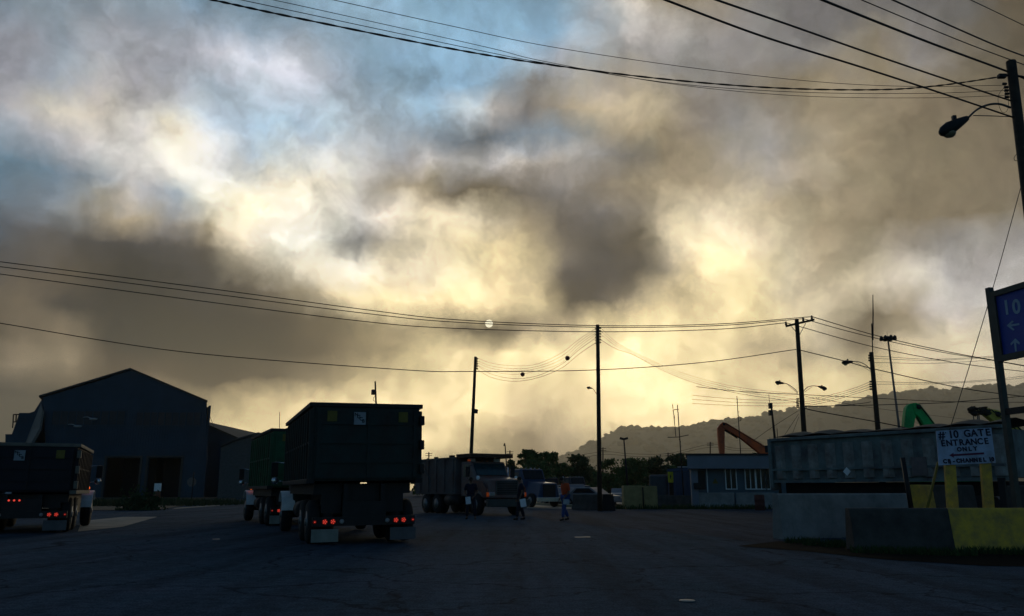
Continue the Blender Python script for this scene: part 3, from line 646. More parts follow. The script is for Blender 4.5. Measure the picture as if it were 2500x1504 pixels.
# ------------------------------------------------------------------ vehicles parked far behind
def tractor(label, px, Y, rz, mt, sc=1.0, z=0):
    b0 = P(px, 1200, Y); t = thing('semi_truck', label, 'truck', (b0.x, Y, z), rz, 'trucks parked beyond the road'); t.scale = (sc,) * 3
    c = MB(); c.prism([(-1, -2.6, .7), (-1, -2.6, 2.75), (-1, -1.1, 2.75), (-1, -.7, 1.9), (-1, -.7, .7)], (2, 0, 0)); cc = c.build('cab', mt, t, .06)
    MB().prism([(-.85, -1.06, 2.65), (.85, -1.06, 2.65), (.85, -.73, 2.0), (-.85, -.73, 2.0)], (0, .04, .02)).build('windshield', M_glass, t)
    for s in (-1, 1): MB().box(s*1.006-.005, s*1.006+.005, -2.2, -1.3, 1.9, 2.5).build('side_window', M_steel, cc)
    MB().prism([(-.95, -.7, .75), (-.7, -.7, 1.85), (.7, -.7, 1.85), (.95, -.7, .75)], (0, 1.9, -.15)).build('hood', mt, t, .06)
    MB().box(-.55, .55, 1.205, 1.24, .7, 1.6).build('grille', M_dark, t); MB().box(-1.1, 1.1, 1.24, 1.4, .4, .7).build('bumper', M_chrome, t, .02)
    for k in range(5): MB().ball((-.8 + k*.4, -1.25, 2.8), .06, 6).build('roof_marker', M_chrome, t)
    ch = MB().box(-.45, .45, -5.5, 1.2, .6, .9); ch.build('chassis', M_dark, t)
    for s in (-1, 1):
        wheel(t, s*1.0, .4, .5, .28, s); 
        for y in (-3.6, -4.9): wheel(t, s*.95, y, .5, .28, s, dual=True)
        MB().tube([(s*1.05, -2.75, .8), (s*1.05, -2.75, 2.9)], .07, 8).build('exhaust_stack', M_chrome, t)
    return t
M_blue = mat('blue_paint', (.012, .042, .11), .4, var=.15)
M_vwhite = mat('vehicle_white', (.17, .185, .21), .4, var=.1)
tractor('blue truck cab with bright hood right of the dump truck', 1318, 60, R(180 + 32), M_blue)
def car(name, label, px, Y, rz, mt, prof, w=1.75, glass=((.0, 0), ), cat='car'):
    b0 = P(px, 1200, Y); t = thing(name, label, cat, (b0.x, Y, 0), rz, 'vehicles parked beyond the road')
    MB().prism([(-w/2, y, z) for y, z in prof], (w, 0, 0)).build('body', mt, t, .06)
    for q in glass:
        if len(q) > 2: MB().prism([(-w/2 - .006, y, z) for y, z in q], (w + .012, 0, 0)).build('window', M_glass, t)
    ys = [p[0] for p in prof]; a, b_ = min(ys) + .8, max(ys) - .85
    for s in (-1, 1):
        for y in (a, b_): wheel(t, s*(w/2 - .08), y, .33, .2, s)
    y = max(ys); 
    for s in (-1, 1): MB().box(s*(w/2 - .3) - .13, s*(w/2 - .3) + .13, y - .05, y + .01, .62, .76).build('headlight', M_chrome, t)
    return t
SED = [(-2.2, .3), (-2.25, .85), (-1.5, .95), (-.9, 1.4), (.4, 1.42), (1.1, .95), (2.1, .8), (2.2, .35)]
PIK = [(-2.6, .45), (-2.6, 1.05), (-.6, 1.05), (-.55, 1.75), (.7, 1.75), (1.2, 1.15), (2.5, 1.0), (2.55, .45)]
SG = [(-1.1, 1.0), (-.75, 1.33), (.3, 1.35), (.85, 1.0)]; PG_ = [(-.4, 1.15), (-.35, 1.65), (.6, 1.65), (1.0, 1.18)]
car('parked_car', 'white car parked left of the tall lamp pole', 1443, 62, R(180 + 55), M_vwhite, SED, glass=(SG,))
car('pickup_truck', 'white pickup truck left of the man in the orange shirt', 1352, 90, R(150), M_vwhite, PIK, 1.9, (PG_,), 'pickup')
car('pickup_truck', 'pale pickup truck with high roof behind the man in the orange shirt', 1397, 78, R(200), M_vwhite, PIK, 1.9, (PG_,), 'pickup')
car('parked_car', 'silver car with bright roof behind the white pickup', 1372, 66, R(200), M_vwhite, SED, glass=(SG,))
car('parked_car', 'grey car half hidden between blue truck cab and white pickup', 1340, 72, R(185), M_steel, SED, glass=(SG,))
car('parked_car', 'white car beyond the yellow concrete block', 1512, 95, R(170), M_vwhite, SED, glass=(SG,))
tractor('dark truck cab with pale roof strip left of the tall lamp pole', 1418, 98, R(200), mat('dark_cab', (.03, .035, .05), .5))
tractor('brown truck cab beyond the blue truck cab', 1352, 105, R(195), mat('brown_cab', (.07, .04, .03), .6))

# ------------------------------------------------------------------ poles, lamps
def pole(label, top, bot, Y, r0, r1, name='utility_pole', m_=M_wood, group='utility poles', cat='utility pole', ground=True):
    a = P(*bot, Y); b_ = P(*top, Y); d = (b_ - a) / (b_.z - a.z); g0 = a - d * a.z
    t = thing(name, label, cat, g0, group=group)
    MB().tube([Vector((0, 0, 0)), (b_ - g0) * .5, b_ - g0], [r1, (r0 + r1) / 2, r0], 10).build('shaft', m_, t); return t
def arm(t, pts, Y, r, m_=M_steel, name='lamp_arm'):
    return MB().tube(catmull([rel(t, P(x, y, Y)) for x, y in pts], 5), r, 6).build(name, m_, t)
def head(t, a, b_, Y, m_=M_dark):   # neck point a, nose point b
    A, B = rel(t, P(*a, Y)), rel(t, P(*b_, Y)); d = B - A; l = d.length
    o = MB().lathe(A, d, [(0, l*.07), (l*.1, l*.10), (l*.35, l*.15), (l*.65, l*.20), (l*.85, l*.165), (l*.96, l*.09), (l, l*.03)], 14).build('lamp_head', m_, t)
    MB().ball(A + d * .68 + Vector((0, 0, -l*.12)), l*.17, 10, (1.2, .9, .95)).build('lens', mat('lamp_lens', (.2, .17, .1), .3), o)
    MB().box(-l*.05, l*.05, -l*.05, l*.05, 0, l*.12, Matrix.Translation(A + d*.45 + Vector((0, 0, l*.17)))).build('photocell', m_, o)
    return o
def insul(t, px, py, Y, r=.06, horiz=True):
    c = rel(t, P(px, py, Y)); return MB().lathe(c - Vector((r*1.4, 0, 0)), (1, 0, 0), [(0, r*.4), (.01, r), (r*.9, r*.5), (r, r), (r*1.8, r*.5), (r*1.9, r), (r*2.8, r*.3)], 8).build('insulator', M_dark, t)
YD = 20
pd = pole('big near utility pole with street lamp at the right edge', (2468, 150), (2560, 900), YD, .125, .16)
for x, y in ((2453, 205), (2457, 213), (2458, 221), (2459, 229), (2459, 237)): insul(pd, x, y, YD, .045)
arm(pd, [(2363, 288), (2385, 268), (2412, 256), (2440, 254), (2468, 263)], YD, .03); arm(pd, [(2376, 282), (2420, 283), (2466, 285)], YD, .012, name='lamp_brace')
head(pd, (2362, 288), (2294, 327), YD)
MB().box(-.1, .1, -.06, .06, -.05, .05, Matrix.Translation(rel(pd, P(2446, 186, YD)))).build('cable_clamp', M_dark, pd)
MB().tube([rel(pd, P(2448, 184, YD)), rel(pd, P(2476, 184, YD)), rel(pd, P(2500, 188, YD))], .03, 6).build('bracket', M_dark, pd)
MB().tube(catmull([rel(pd, P(x, y, YD-.2)) for x, y in ((2456, 210), (2440, 228), (2437, 250), (2447, 274), (2460, 268), (2462, 240), (2458, 222))], 5), .006, 5).build('jumper_wire', M_wire, pd)
MB().tube(catmull([rel(pd, P(x, y, YD-.2)) for x, y in ((2482, 376), (2476, 385), (2478, 392), (2486, 395), (2490, 420), (2500, 520))], 5), .008, 5).build('conduit', M_wire, pd)

p1 = pole('leaning wooden pole with small floodlight behind the dump truck', (1161, 871), (1150, 1115), 58, .10, .15)
for k in range(5): insul(p1, 1163, 876 + k*6, 58, .09)
c = rel(p1, P(1161, 1004, 57.8)); MB().box(-.17, .17, -.1, .1, -.15, .15, Matrix.Translation(c) @ Matrix.Rotation(.2, 4, 'Y')).build('floodlight', M_dark, p1, .02)
arm(p1, [(1154, 1020), (1159, 1010)], 57.8, .02, name='floodlight_bracket'); 
p2 = pole('tall straight wooden pole with one small street lamp, left of the yellow block', (1459, 793), (1464, 1200), 48, .11, .145)
for k in range(6): insul(p2, 1464, 801 + k*7, 48, .07); insul(p2, 1455, 803 + k*7, 48, .05)
arm(p2, [(1445, 948), (1450, 952), (1457, 963)], 48, .02); head(p2, (1446, 948), (1432, 946), 48)
p3 = pole('wooden pole with tilted crossarm and two street lamps behind the grey trailer', (1945, 779), (1964, 1070), 46, .12, .17)
A, B = rel(p3, P(1915, 799, 46)), rel(p3, P(1984, 783, 46)); MB().prism([A + Vector((0, -.2, -.05)), B + Vector((0, -.2, -.05)), B + Vector((0, -.2, .07)), A + Vector((0, -.2, .07))], (0, -.1, 0)).build('crossarm', M_wood, p3)
for x, y in ((1919, 791), (1961, 781), (1982, 776)):
    c = rel(p3, P(x, y, 45.75)); MB().lathe(c - Vector((0, 0, .1)), (0, 0, 1), [(0, .03), (.04, .07), (.1, .07), (.12, .05), (.16, .07), (.24, .04)], 8).build('insulator', M_dark, p3)
for a, b_ in (((1932, 797), (1945, 812)), ((1967, 789), (1951, 820))): arm(p3, [a, b_], 45.8, .02, name='arm_brace')
arm(p3, [(1914, 935), (1925, 939), (1938, 948), (1948, 958)], 45.8, .022); arm(p3, [(1924, 940), (1948, 961)], 45.8, .012, name='lamp_brace'); head(p3, (1914, 936), (1892, 933), 45.8)
arm(p3, [(1997, 943), (1985, 942), (1972, 945), (1960, 956)], 45.8, .022); arm(p3, [(1982, 945), (1960, 960)], 45.8, .012, name='lamp_brace'); head(p3, (1997, 943), (2019, 950), 45.8)
for k in range(5): insul(p3, 1948, 974 + k*5, 45.8, .06)
p4 = pole('wooden pole with one street lamp and tall antenna mast on top', (2127, 860), (2144, 1055), 50, .13, .19)
MB().tube([rel(p4, P(x, y, 50)) for x, y in ((2131, 870), (2128, 790))], .035, 6).build('antenna_mast', M_dark, p4)
MB().tube([rel(p4, P(x, y, 50)) for x, y in ((2131, 830), (2131.5, 760), (2131, 720))], [.05, .04, .025], 6).build('whip_antenna', M_dark, p4)
for y in (797, 804, 810, 820): arm(p4, [(2128, y), (2131.5, y)], 50, .015, name='antenna_clamp')
arm(p4, [(2080, 883), (2094, 883), (2112, 890), (2128, 905)], 50, .025); arm(p4, [(2090, 884), (2127, 908)], 50, .012, name='lamp_brace'); head(p4, (2082, 883), (2055, 886), 50)
for y in (868, 874, 880, 932, 938, 944, 950): insul(p4, 2124 + (y > 900)*3, y, 50, .07)
hm = pole('slender high mast with a ring of floodlights on top', (2168, 830), (2197, 1060), 120, .13, .22, 'light_mast', M_steel, None, 'light mast')
for k in range(8):
    a = k * math.pi / 4; c = rel(hm, P(2168, 826, 120)) + Vector((math.cos(a) * 1.0, math.sin(a) * 1.0, .0))
    MB().lathe(c + Vector((0, 0, .35)), (0, 0, -1), [(0, .1), (.2, .26), (.6, .30), (.65, .1)], 8).build('floodlight', M_dark, hm)
MB().lathe(rel(hm, P(2168, 830, 120)), (0, 0, 1), [(0, .15), (.05, .9), (.15, .9), (.6, .15)], 12).build('lamp_ring', M_dark, hm)
MB().tube([rel(hm, P(2168, 826, 120)), rel(hm, P(2165, 810, 120))], .02, 5).build('lightning_rod', M_dark, hm)
p6 = pole('dark steel pole with two equipment boxes at the left end of the grey trailer', (1883, 990), (1892, 1075), 40, .05, .085)
for y in (991, 1008): 
    c = rel(p6, P(1882, y, 39.9)); MB().box(-.1, .06, -.1, .1, -.13, .13, Matrix.Translation(c)).build('equipment_box', M_dark, p6)
MB().tube([rel(p6, P(1879, 987, 39.9)), rel(p6, P(1877, 962, 39.9))], .012, 5).build('whip_antenna', M_dark, p6)
p9 = pole('short wooden pole with transformer box rising behind the largest truck', (916, 931), (918, 985), 80, .08, .14)
MB().lathe(rel(p9, P(911, 964, 79.8)), (0, 0, 1), [(0, .1), (.02, .2), (.5, .2), (.54, .1)], 10).build('transformer', M_dark, p9)
MB().tube(catmull([rel(p9, P(x, y, 79.8)) for x, y in ((914, 968), (911, 975), (914, 980))], 4), .03, 5).build('cable_loop', M_wire, p9)
def mast(label, top, bot, Y, r, extra=(), cat='antenna', name='antenna_mast', grp='antenna masts'):
    t = pole(label, top, bot, Y, r * .7, r, name, M_dark, grp, cat)
    for k, pts in enumerate(extra): MB().tube([rel(t, P(x, y, Y)) for x, y in pts], r * .6, 5).build('cross_element', M_dark, t)
    return t
mast('thin antenna mast with crossed rods left of the orange boom', (1654, 988), (1662, 1107), 60, .05, (((1630, 1068), (1657, 1067)), ((1657, 1067), (1681, 1062)), ((1643, 1001), (1657, 999)), ((1643, 998), (1642, 986)), ((1643, 1001), (1647, 1022)), ((1645, 1014), (1650, 1066)), ((1658, 1072), (1662, 1080))))
mast('thin antenna mast with small loop standing on the gatehouse roof', (1799, 967), (1808, 1103), 62, .045, (((1800, 980), (1799, 984)), ((1802, 1006), (1805, 1006)), ((1804, 1017), (1809, 1019)), ((1809, 1019), (1809, 1026)), ((1809, 1026), (1805, 1028))))
mast('short thin rod beside the pole with equipment boxes', (1897, 1046), (1899, 1075), 42, .025)
lp = pole('small twin-headed light mast in front of the wooded hill', (1523, 1072), (1528, 1134), 90, .07, .13, 'light_mast', M_dark, 'small far light masts', 'light mast')
for dx in (-5, 5): MB().box(-.22, .22, -.15, .15, -.12, .12, Matrix.Translation(rel(lp, P(1523 + dx, 1071, 90))) @ Matrix.Rotation(-.3 if dx > 0 else .3, 4, 'Y')).build('floodlight', M_dark, lp)
lp = pole('small single-headed street lamp above the dump truck cab', (1233, 1086), (1235, 1115), 90, .06, .09, 'street_lamp', M_dark, 'small far light masts', 'street lamp')
MB().tube([rel(lp, P(1233, 1086, 90)), rel(lp, P(1230, 1085, 90))], [.12, .2], 8).build('lamp_head', M_dark, lp)
def farpole(label, px, y0, y1, Y=170):
    t = pole(label, (px, y0), (px, y1), Y, .12, .2)
    for k in (3, 8): c = rel(t, P(px, y0 + k, Y)); MB().box(-.7, .7, -.1, .1, -.05, .05, Matrix.Translation(c)).build('crossarm', M_wood, t)
farpole('tiny far pole with crossarms left of the dump truck shield', 1047, 1104, 1130)
farpole('tiny far pole with crossarms between street lamp and airy tree', 1245, 1100, 1135)
farpole('tiny far pole with crossarms right of the tall lamp pole', 1472, 1092, 1128)
farpole('tiny far pole, short, above the blue container', 1631, 1105, 1128)
farpole('tiny far pole left of the orange boom over the roof', 1734, 1079, 1110)
farpole('tiny far pole stub above the trees right of the twin-headed mast', 1598, 1118, 1132)

# ------------------------------------------------------------------ wires
def wire(label, pts, wpx, Ym=None, group='overhead lines', name='overhead_wire', twist=False):
    if Ym is None: Ym = sum(p[2] for p in pts) / len(pts)
    c = catmull([P(*p) for p in pts], 10); r = wpx / F * Ym / 2
    b = MB()
    if twist:
        for q in range(2):
            off = [p + Vector((0, math.cos(i*.9 + q*math.pi), math.sin(i*.9 + q*math.pi))) * r * .8 for i, p in enumerate(catmull(c, 2))]; b.tube(off, r * .8, 5)
    else: b.tube(c, r, 6)
    return tag(b.build(name, M_wire), label, 'cable', group)
g1 = 'lines fanning left from the big near pole'
wire('thick twisted cable sagging across the sky to the big near pole', [(380, -30, 12), (520, 0, 12.6), (730, 45, 13.6), (1080, 115, 15), (1320, 155, 16), (1620, 193, 17.2), (1900, 215, 18.2), (2150, 219, 19), (2300, 208, 19.5), (2446, 187, 20)], 3.6, 16, g1, twist=True)
wire('thin wire just above the thick twisted cable, nearest to it', [(500, -18, 12.6), (590, 0, 13), (900, 66, 14.4), (1180, 125, 15.6), (1320, 152, 16.2), (1640, 203, 17.5), (1950, 225, 18.6), (2250, 228, 19.5), (2453, 221, 20)], 1.7, 16, g1)
wire('thin wire above the thick twisted cable, second from it', [(560, -20, 12.8), (668, 0, 13.2), (950, 62, 14.4), (1200, 118, 15.5), (1330, 150, 16.1), (1640, 205, 17.5), (1950, 234, 18.6), (2250, 239, 19.4), (2455, 233, 20)], 1.5, 16, g1)
wire('topmost thin wire crossing the blue gap to the big near pole', [(740, -16, 13), (815, 0, 13.4), (1100, 63, 14.6), (1350, 115, 15.8), (1700, 167, 17.2), (2000, 200, 18.5), (2230, 211, 19.3), (2453, 208, 20)], 1.6, 16, g1)
g2 = 'heavy lines falling from the top right'
wire('thick black line ending lowest on the big near pole', [(1540, -32, 12.4), (1625, 0, 13), (1860, 88, 15), (2100, 163, 17), (2300, 228, 18.7), (2475, 287, 20)], 5.2, 16.5, g2)
wire('thick black line ending second lowest on the big near pole', [(1670, -30, 12.6), (1750, 0, 13.2), (1930, 62, 15), (2100, 122, 16.7), (2290, 187, 18.6), (2468, 246, 20)], 5, 16.5, g2)
wire('thickest black line reaching the top of the big near pole', [(1940, -30, 14), (2008, 0, 14.6), (2259, 100, 17.5), (2458, 174, 20), (2520, 200, 21)], 6, 17.5, g2)
wire('thin line passing just over the top of the big near pole', [(2040, -30, 15), (2104, 0, 15.6), (2348, 101, 18.2), (2500, 158, 20), (2560, 180, 21)], 2.8, 17.5, g2)
wire('medium black line in the top right corner above the pole top', [(2110, -32, 14), (2180, 0, 14.6), (2410, 102, 17.5), (2500, 137, 19), (2560, 160, 20)], 4.2, 17, g2)
wire('short thin line across the very top right corner', [(2300, -30, 14), (2370, 0, 15), (2500, 62, 17), (2560, 90, 18)], 2.3, 16, g2)
wire('guy wire slanting from the big near pole down past the blue sign', [(2492, 458, 20), (2425, 700, 19.3), (2323, 1035, 18.6), (2290, 1130, 18.4), (2264, 1240, 18.2), (2256, 1275, 18.1)], 2.0, 18, None, 'guy_wire')
tag(MB().tube([P(2290.5, 1128, 18.39), P(2263.5, 1242, 18.19)], .028, 8).build('guy_guard', mat('guard_yellow', (.2, .17, .03), .7)), 'thin yellow guard sleeve on the guy wire beside the gate sign', 'wire guard')
g3 = 'three lines from the left edge to the crossarm'
wire('topmost of three parallel lines from left edge to the crossarm', [(-80, 630, 40), (0, 639, 40.4), (500, 703, 42.3), (900, 757, 43.5), (1120, 781, 44), (1460, 795, 44.8), (1750, 791, 45.3), (1982, 773, 45.8)], 2.1, 43, g3)
wire('middle of three parallel lines from left edge to the crossarm', [(-80, 642, 40), (0, 651, 40.4), (500, 715, 42.3), (900, 766, 43.5), (1120, 787, 44), (1460, 799, 44.8), (1750, 795, 45.3), (1961, 778, 45.8)], 2.1, 43, g3)
wire('lowest of three parallel lines from left edge to the crossarm', [(-80, 657, 40), (0, 669, 40.4), (500, 736, 42.3), (900, 786, 43.5), (1120, 802, 44), (1460, 810, 44.8), (1750, 804, 45.3), (1919, 788, 45.8)], 2.1, 43, g3)
wire('single line crossing below the sun from the left edge', [(-80, 777, 40), (0, 789, 40.4), (446, 859, 42.3), (973, 902, 43.8), (1155, 907, 44), (1459, 903, 44.8), (1723, 884, 45.3), (1944, 853, 45.8)], 2.2, 43, g3)
g4 = 'lines running right from the crossarm pole'
wire('uppermost line running right from the crossarm', [(1982, 773, 45.8), (2135, 818, 47), (2300, 856, 48), (2430, 880, 49), (2560, 903, 50)], 2.0, 47, g4)
wire('second line running right from the crossarm', [(1961, 778, 45.8), (2060, 806, 46.5), (2170, 833, 47.5), (2300, 860, 48.2), (2430, 881, 49), (2560, 905, 50)], 1.8, 47, g4)
wire('third line running right from the crossarm', [(1919, 788, 45.8), (1955, 798, 46), (2125, 845, 47), (2300, 880, 48), (2430, 899, 49), (2560, 913, 50)], 1.8, 47, g4)
wire('line dropping right from the middle of the crossarm pole', [(1946, 853, 45.8), (2060, 881, 46.5), (2135, 901, 47), (2345, 947, 48.5), (2500, 968, 50), (2560, 975, 51)], 2.2, 47, g4)
wire('heavy service cable dropping from the crossarm pole behind the trailer', [(1962, 996, 45.6), (1985, 1002, 45), (2050, 1014, 44), (2140, 1030, 42), (2210, 1044, 41)], 2.6, 44, g4)
wire('nearly level wire from the crossarm pole low over the green boom', [(1966, 992, 45.6), (2130, 989, 47), (2290, 984, 48), (2360, 979, 48.5), (2500, 967, 50), (2560, 960, 51)], 2.0, 47, g4)
wire('faint wire crossing low over the wooded hill to the right edge', [(1700, 944, 48), (1800, 955, 47), (1950, 963, 46), (2130, 972, 47), (2330, 981, 48.5), (2500, 982, 50), (2560, 982, 51)], 1.6, 47, g4)
wire('short curved wire linking the crossarm pole and antenna-topped pole', [(1966, 993, 45.6), (2050, 990, 47), (2110, 984, 49), (2126, 981, 50)], 1.7, 47, g4)
wire('faint wire sloping over the hill behind the green boom', [(1966, 968, 46), (2060, 984, 48), (2140, 997, 55), (2300, 1017, 70), (2500, 1040, 90)], 1.1, 47, g4)
g5 = 'thin wires sagging between the two wooden poles'
for k, nm in enumerate(('topmost', 'second', 'third', 'fourth', 'fifth', 'lowest')):
    a, b_ = (873, 880, 885, 890, 891, 901)[k], (801, 806, 811, 816, 824, 836)[k]; s_ = (893, 900, 906, 914, 924, 931)[k]; q = (860, 868, 876, 884, 888, 897)[k]
    wire(f'{nm} of the thin sagging wires between the two wooden poles', [(1163, a, 58), (1200, a + (s_ - a)*.68, 56.5), (1253, s_, 54.6), (1310, s_ - (4, 5, 6, 8, 6, 8)[k], 52.6), (1370, q + 2, 50.6), (1415, (q + b_)/2 - 3, 49.3), (1456, b_, 48.1)], (.65, .65, .65, .65, .9, .9)[k], 52, g5)
g6 = 'thin wires fanning down right from the straight wooden pole'
for k, nm in enumerate(('topmost', 'second', 'third', 'fourth')):
    y0 = 799 + k*8 + (k == 3) * 6; ym = 858 + k*3 - (k == 3)*1
    wire(f'{nm} of the faint wires dropping right from the straight wooden pole', [(1465, y0, 48), (1505, y0 + (ym - y0)*.62, 48), (1545, ym, 48), (1620, 893 + k*4, 47.5), (1700, 921 + k*5, 47), (1800, 945 + k*5, 46.5), (1900, 957 + k*6, 46), (1947, 961 + k*7, 46)], .65 if k < 3 else 1.0, 47, g6)
g7 = 'thin wires between crossarm pole and antenna-topped pole'
for k, nm in enumerate(('topmost', 'second', 'third', 'lowest')):
    wire(f'{nm} of the thin wires rising from crossarm pole to antenna-topped pole', [(1950, 974 + k*6, 46), (1985, 973 + k*5, 46.6), (2040, 961 + k*5, 47.8), (2090, 946 + k*5, 49), (2124, 932 + k*6, 50)], 1.0, 48, g7)
for k in range(3):
    wire(f'{("upper", "middle", "lower")[k]} faint wire left of the crossarm pole above the gatehouse', [(1690, 965 + k*10, 48), (1790, 974 + k*8, 47), (1880, 977 + k*7, 46.5), (1947, 975 + k*8, 46)], .9, 47, 'faint wires above the gatehouse')
for k in range(5):
    y0 = (869, 875, 885, 932, 938)[k]
    wire(f'{("topmost", "second", "third", "fourth", "lowest")[k]} of the faint level wires right of the antenna-topped pole', [(2132, y0, 50), (2280, y0 + (8, 5, 2, 2, -1)[k], 51), (2430, y0 + (0, -3, -6, -6, -9)[k], 52), (2560, y0 - 10 - (k > 2)*12, 53)], 1.0, 50, 'faint level wires at right')
for k in range(3): wire(f'{("left", "middle", "right")[k]} guy line falling left from the crossarm pole foot', [(1950, 1002 + k*8, 46), ((1890, 1925, 1938)[k], (1040, 1048, 1050)[k], 44), ((1840, 1905, 1928)[k], (1075, 1078, 1075)[k], 42)], 1.1, 45, 'guy lines at the crossarm pole', 'guy_wire')
wire('far upper wire over the trees between the tiny far poles', [(1380, 1118, 170), (1472, 1103, 170), (1540, 1108, 170), (1631, 1107, 170), (1734, 1085, 170), (1800, 1095, 170), (1900, 1095, 170)], .8, 170, 'far wires')
wire('far lower wire over the trees between the tiny far poles', [(1380, 1126, 170), (1472, 1110, 170), (1560, 1115, 170), (1631, 1112, 170), (1734, 1092, 170), (1800, 1100, 170), (1900, 1100, 170)], .8, 170, 'far wires')
wire('guy line down the right side of the tall hall', [(505, 993, 137), (512, 1015, 137), (523, 1045, 137)], 1.0, 137, None, 'guy_wire')
M_ball = mat('marker_ball_red', (.12, .02, .015), .6)
tag(MB().ball(P(1276, 914, 53.6), 5.4/F*53.6, 16).build('marker_ball', M_ball), 'lower left of the two dark marker balls on the sagging wires', 'marker ball', 'marker balls on the wires')
tag(MB().ball(P(1385.5, 874.5, 50.2), 5.7/F*50.2, 16).build('marker_ball', M_ball), 'upper right of the two dark marker balls on the sagging wires', 'marker ball', 'marker balls on the wires')

# ------------------------------------------------------------------ gatehouse
YB = 56
gh = thing('gatehouse', 'low flat-roofed pale gatehouse with white framed windows', 'building', (P(1780, 1236, YB).x, YB, 0))
def q(px, py, Y=YB): return rel(gh, P(px, py, Y))
M_ghw = mat('blue_grey_wall', (.085, .12, .15), .8, var=.2, scale=.8); M_ghf = mat('pale_fascia', (.17, .19, .235), .7, var=.15, scale=.6)
x0, x1 = q(1692, 1200).x, q(2040, 1200).x; zf0, zf1 = q(1780, 1145).z, q(1780, 1113).z
SG_ = Matrix.Identity(4); SG_[0][1] = .235
MB().box(x0, x1, 0, 7, 0, zf0, SG_).build('wall', M_ghw, gh)
MB().box(q(1679, 1145).x, q(2060, 1145).x, -.9, 8, zf0 + .003, zf1, SG_).build('fascia', M_ghf, gh)
MB().box(q(1679, 1145).x - .1, q(2060, 1145).x + .1, -1.0, 8.1, zf1 + .002, zf1 + .12, SG_).build('roof', M_dark, gh)
MB().box(q(1690, 1200).x - .1, q(1703, 1200).x, -.32, -.003, 0, zf0).build('corner_post', M_ghf, gh)
for a, b_ in ((1772, 1796), (1820, 1842), (1846, 1868), (1870, 1888)):
    xa, xb, za, zb = q(a, 1170).x, q(b_, 1170).x, q(1780, 1193).z, q(1780, 1146).z; o = MB().box(xa, xb, -.06, -.01, za, zb).build('window', M_glass, gh)
    f = MB(); w_ = .06
    f.box(xa - w_, xb + w_, -.10, -.012, za - w_, za); f.box(xa - w_, xa, -.10, -.012, za, zb); f.box(xb, xb + w_, -.10, -.012, za, zb); f.box((xa+xb)/2 - .025, (xa+xb)/2 + .025, -.10, -.062, za, zb)
    f.build('window_frame', M_white, o)
MB().box(q(1703, 1170).x, q(1722, 1170).x, -.05, -.01, q(1, 1195).z, q(1, 1150).z).build('side_panel', M_dark, gh)
MB().box(q(1725, 1170).x, q(1727, 1170).x, -.06, -.01, 0, zf0).build('downpipe', M_white, gh)
ac = MB().box(q(1690, 1170).x, q(1706, 1170).x, -.6, -.33, q(1, 1194).z, q(1, 1179).z).build('air_conditioner', M_dark, gh, .02)
ys = MB(); cxy = q(1746, 1176); ys.prism([cxy + Vector((-.2, -.05, -.12)), cxy + Vector((.2, -.05, -.12)), cxy + Vector((0, -.05, .24))], (0, .03, 0)); ys.build('warning_sign', M_yel2, gh)

# ------------------------------------------------------------------ excavator booms above roofs
def excavator(label, Y, px, base_py, boom, armp, mt, wd=.5, cyl=None, name='excavator'):
    c = P(px, base_py, Y); t = thing(name, label, 'excavator', (c.x, Y, 0), group='material handlers behind the yard')
    def plate(pts, nm, w):
        a = [rel(t, P(x, y, Y)) for x, y in pts]; MB().prism([v - Vector((0, w/2, 0)) for v in a], (0, w, 0)).build(nm, mt, t, .05)
    plate(boom, 'boom', wd); plate(armp, 'stick', wd * .8)
    if cyl:
        for p0, p1, r in cyl: MB().tube([rel(t, P(*p0, Y)), rel(t, P(*p1, Y))], r, 8).build('hydraulic_cylinder', M_dark, t)
    bp_ = [rel(t, P(x, y, Y)) - Vector((0, wd/2 + .03, 0)) for x, y in boom[1:6]]; MB().tube([v + Vector((-.04, 0, -.12)) for v in bp_], .035, 6).build('hydraulic_hose', M_wire, t)
    k_ = rel(t, P(*boom[1], Y)); MB().tube([k_ + Vector((.1, -wd*.62, -.25)), k_ + Vector((.1, wd*.62, -.25))], .13, 12).build('pivot_pin', M_dark, t)
    b = MB().box(-1.3, 1.6, -1.4, 1.4, 1.3, 2.1); b.build('engine_housing', mt, t, .08)
    MB().box(-1.3, -.3, -1.4, -.3, 2.103, 2.75).build('cab', M_glass, t, .05)
    for s in (-1, 1): MB().box(-2, 2, s*1.3 - .3, s*1.3 + .3, 0, .9).build('track', M_black, t, .2)
    MB().lathe((0, 0, .9), (0, 0, 1), [(0, .9), (.4, .9)], 16).build('turntable', M_dark, t)
    return t
M_or = mat('orange_paint', (.70, .10, .012), .6, var=.3, scale=.8, stain=(.35, .06, .02)); M_gr = mat('bright_green_paint', (.01, .38, .09), .6, var=.4, scale=1.2, stain=(.01, .2, .05)); M_yl = mat('dull_yellow_paint', (.60, .48, .08), .6, var=.3)
excavator('orange excavator boom bent above the gatehouse roof', 90, 1905, 1180,
          [(1756, 1037), (1763, 1031), (1772, 1033), (1856, 1083), (1868, 1091), (1905, 1135), (1890, 1145), (1850, 1105), (1808, 1071), (1765, 1046)],
          [(1751, 1045), (1756, 1037), (1766, 1040), (1768, 1052), (1768, 1112), (1757, 1112), (1753, 1075)], M_or, .7,
          (((1768, 1049), (1800, 1069), .10), ((1769, 1049), (1778, 1054), .16)))
excavator('bright green boom folded over the grey trailer', 45, 2310, 1200,
          [(2222, 985), (2232, 984), (2242, 988), (2260, 1010), (2300, 1065), (2270, 1075), (2240, 1020), (2228, 1012)],
          [(2209, 996), (2216, 987), (2224, 985), (2235, 1005), (2228, 1040), (2222, 1090), (2198, 1090), (2203, 1050), (2206, 1015)], M_gr, .5,
          (((2234, 1011), (2252, 1040), .05), ((2238, 1010), (2256, 1038), .03)))
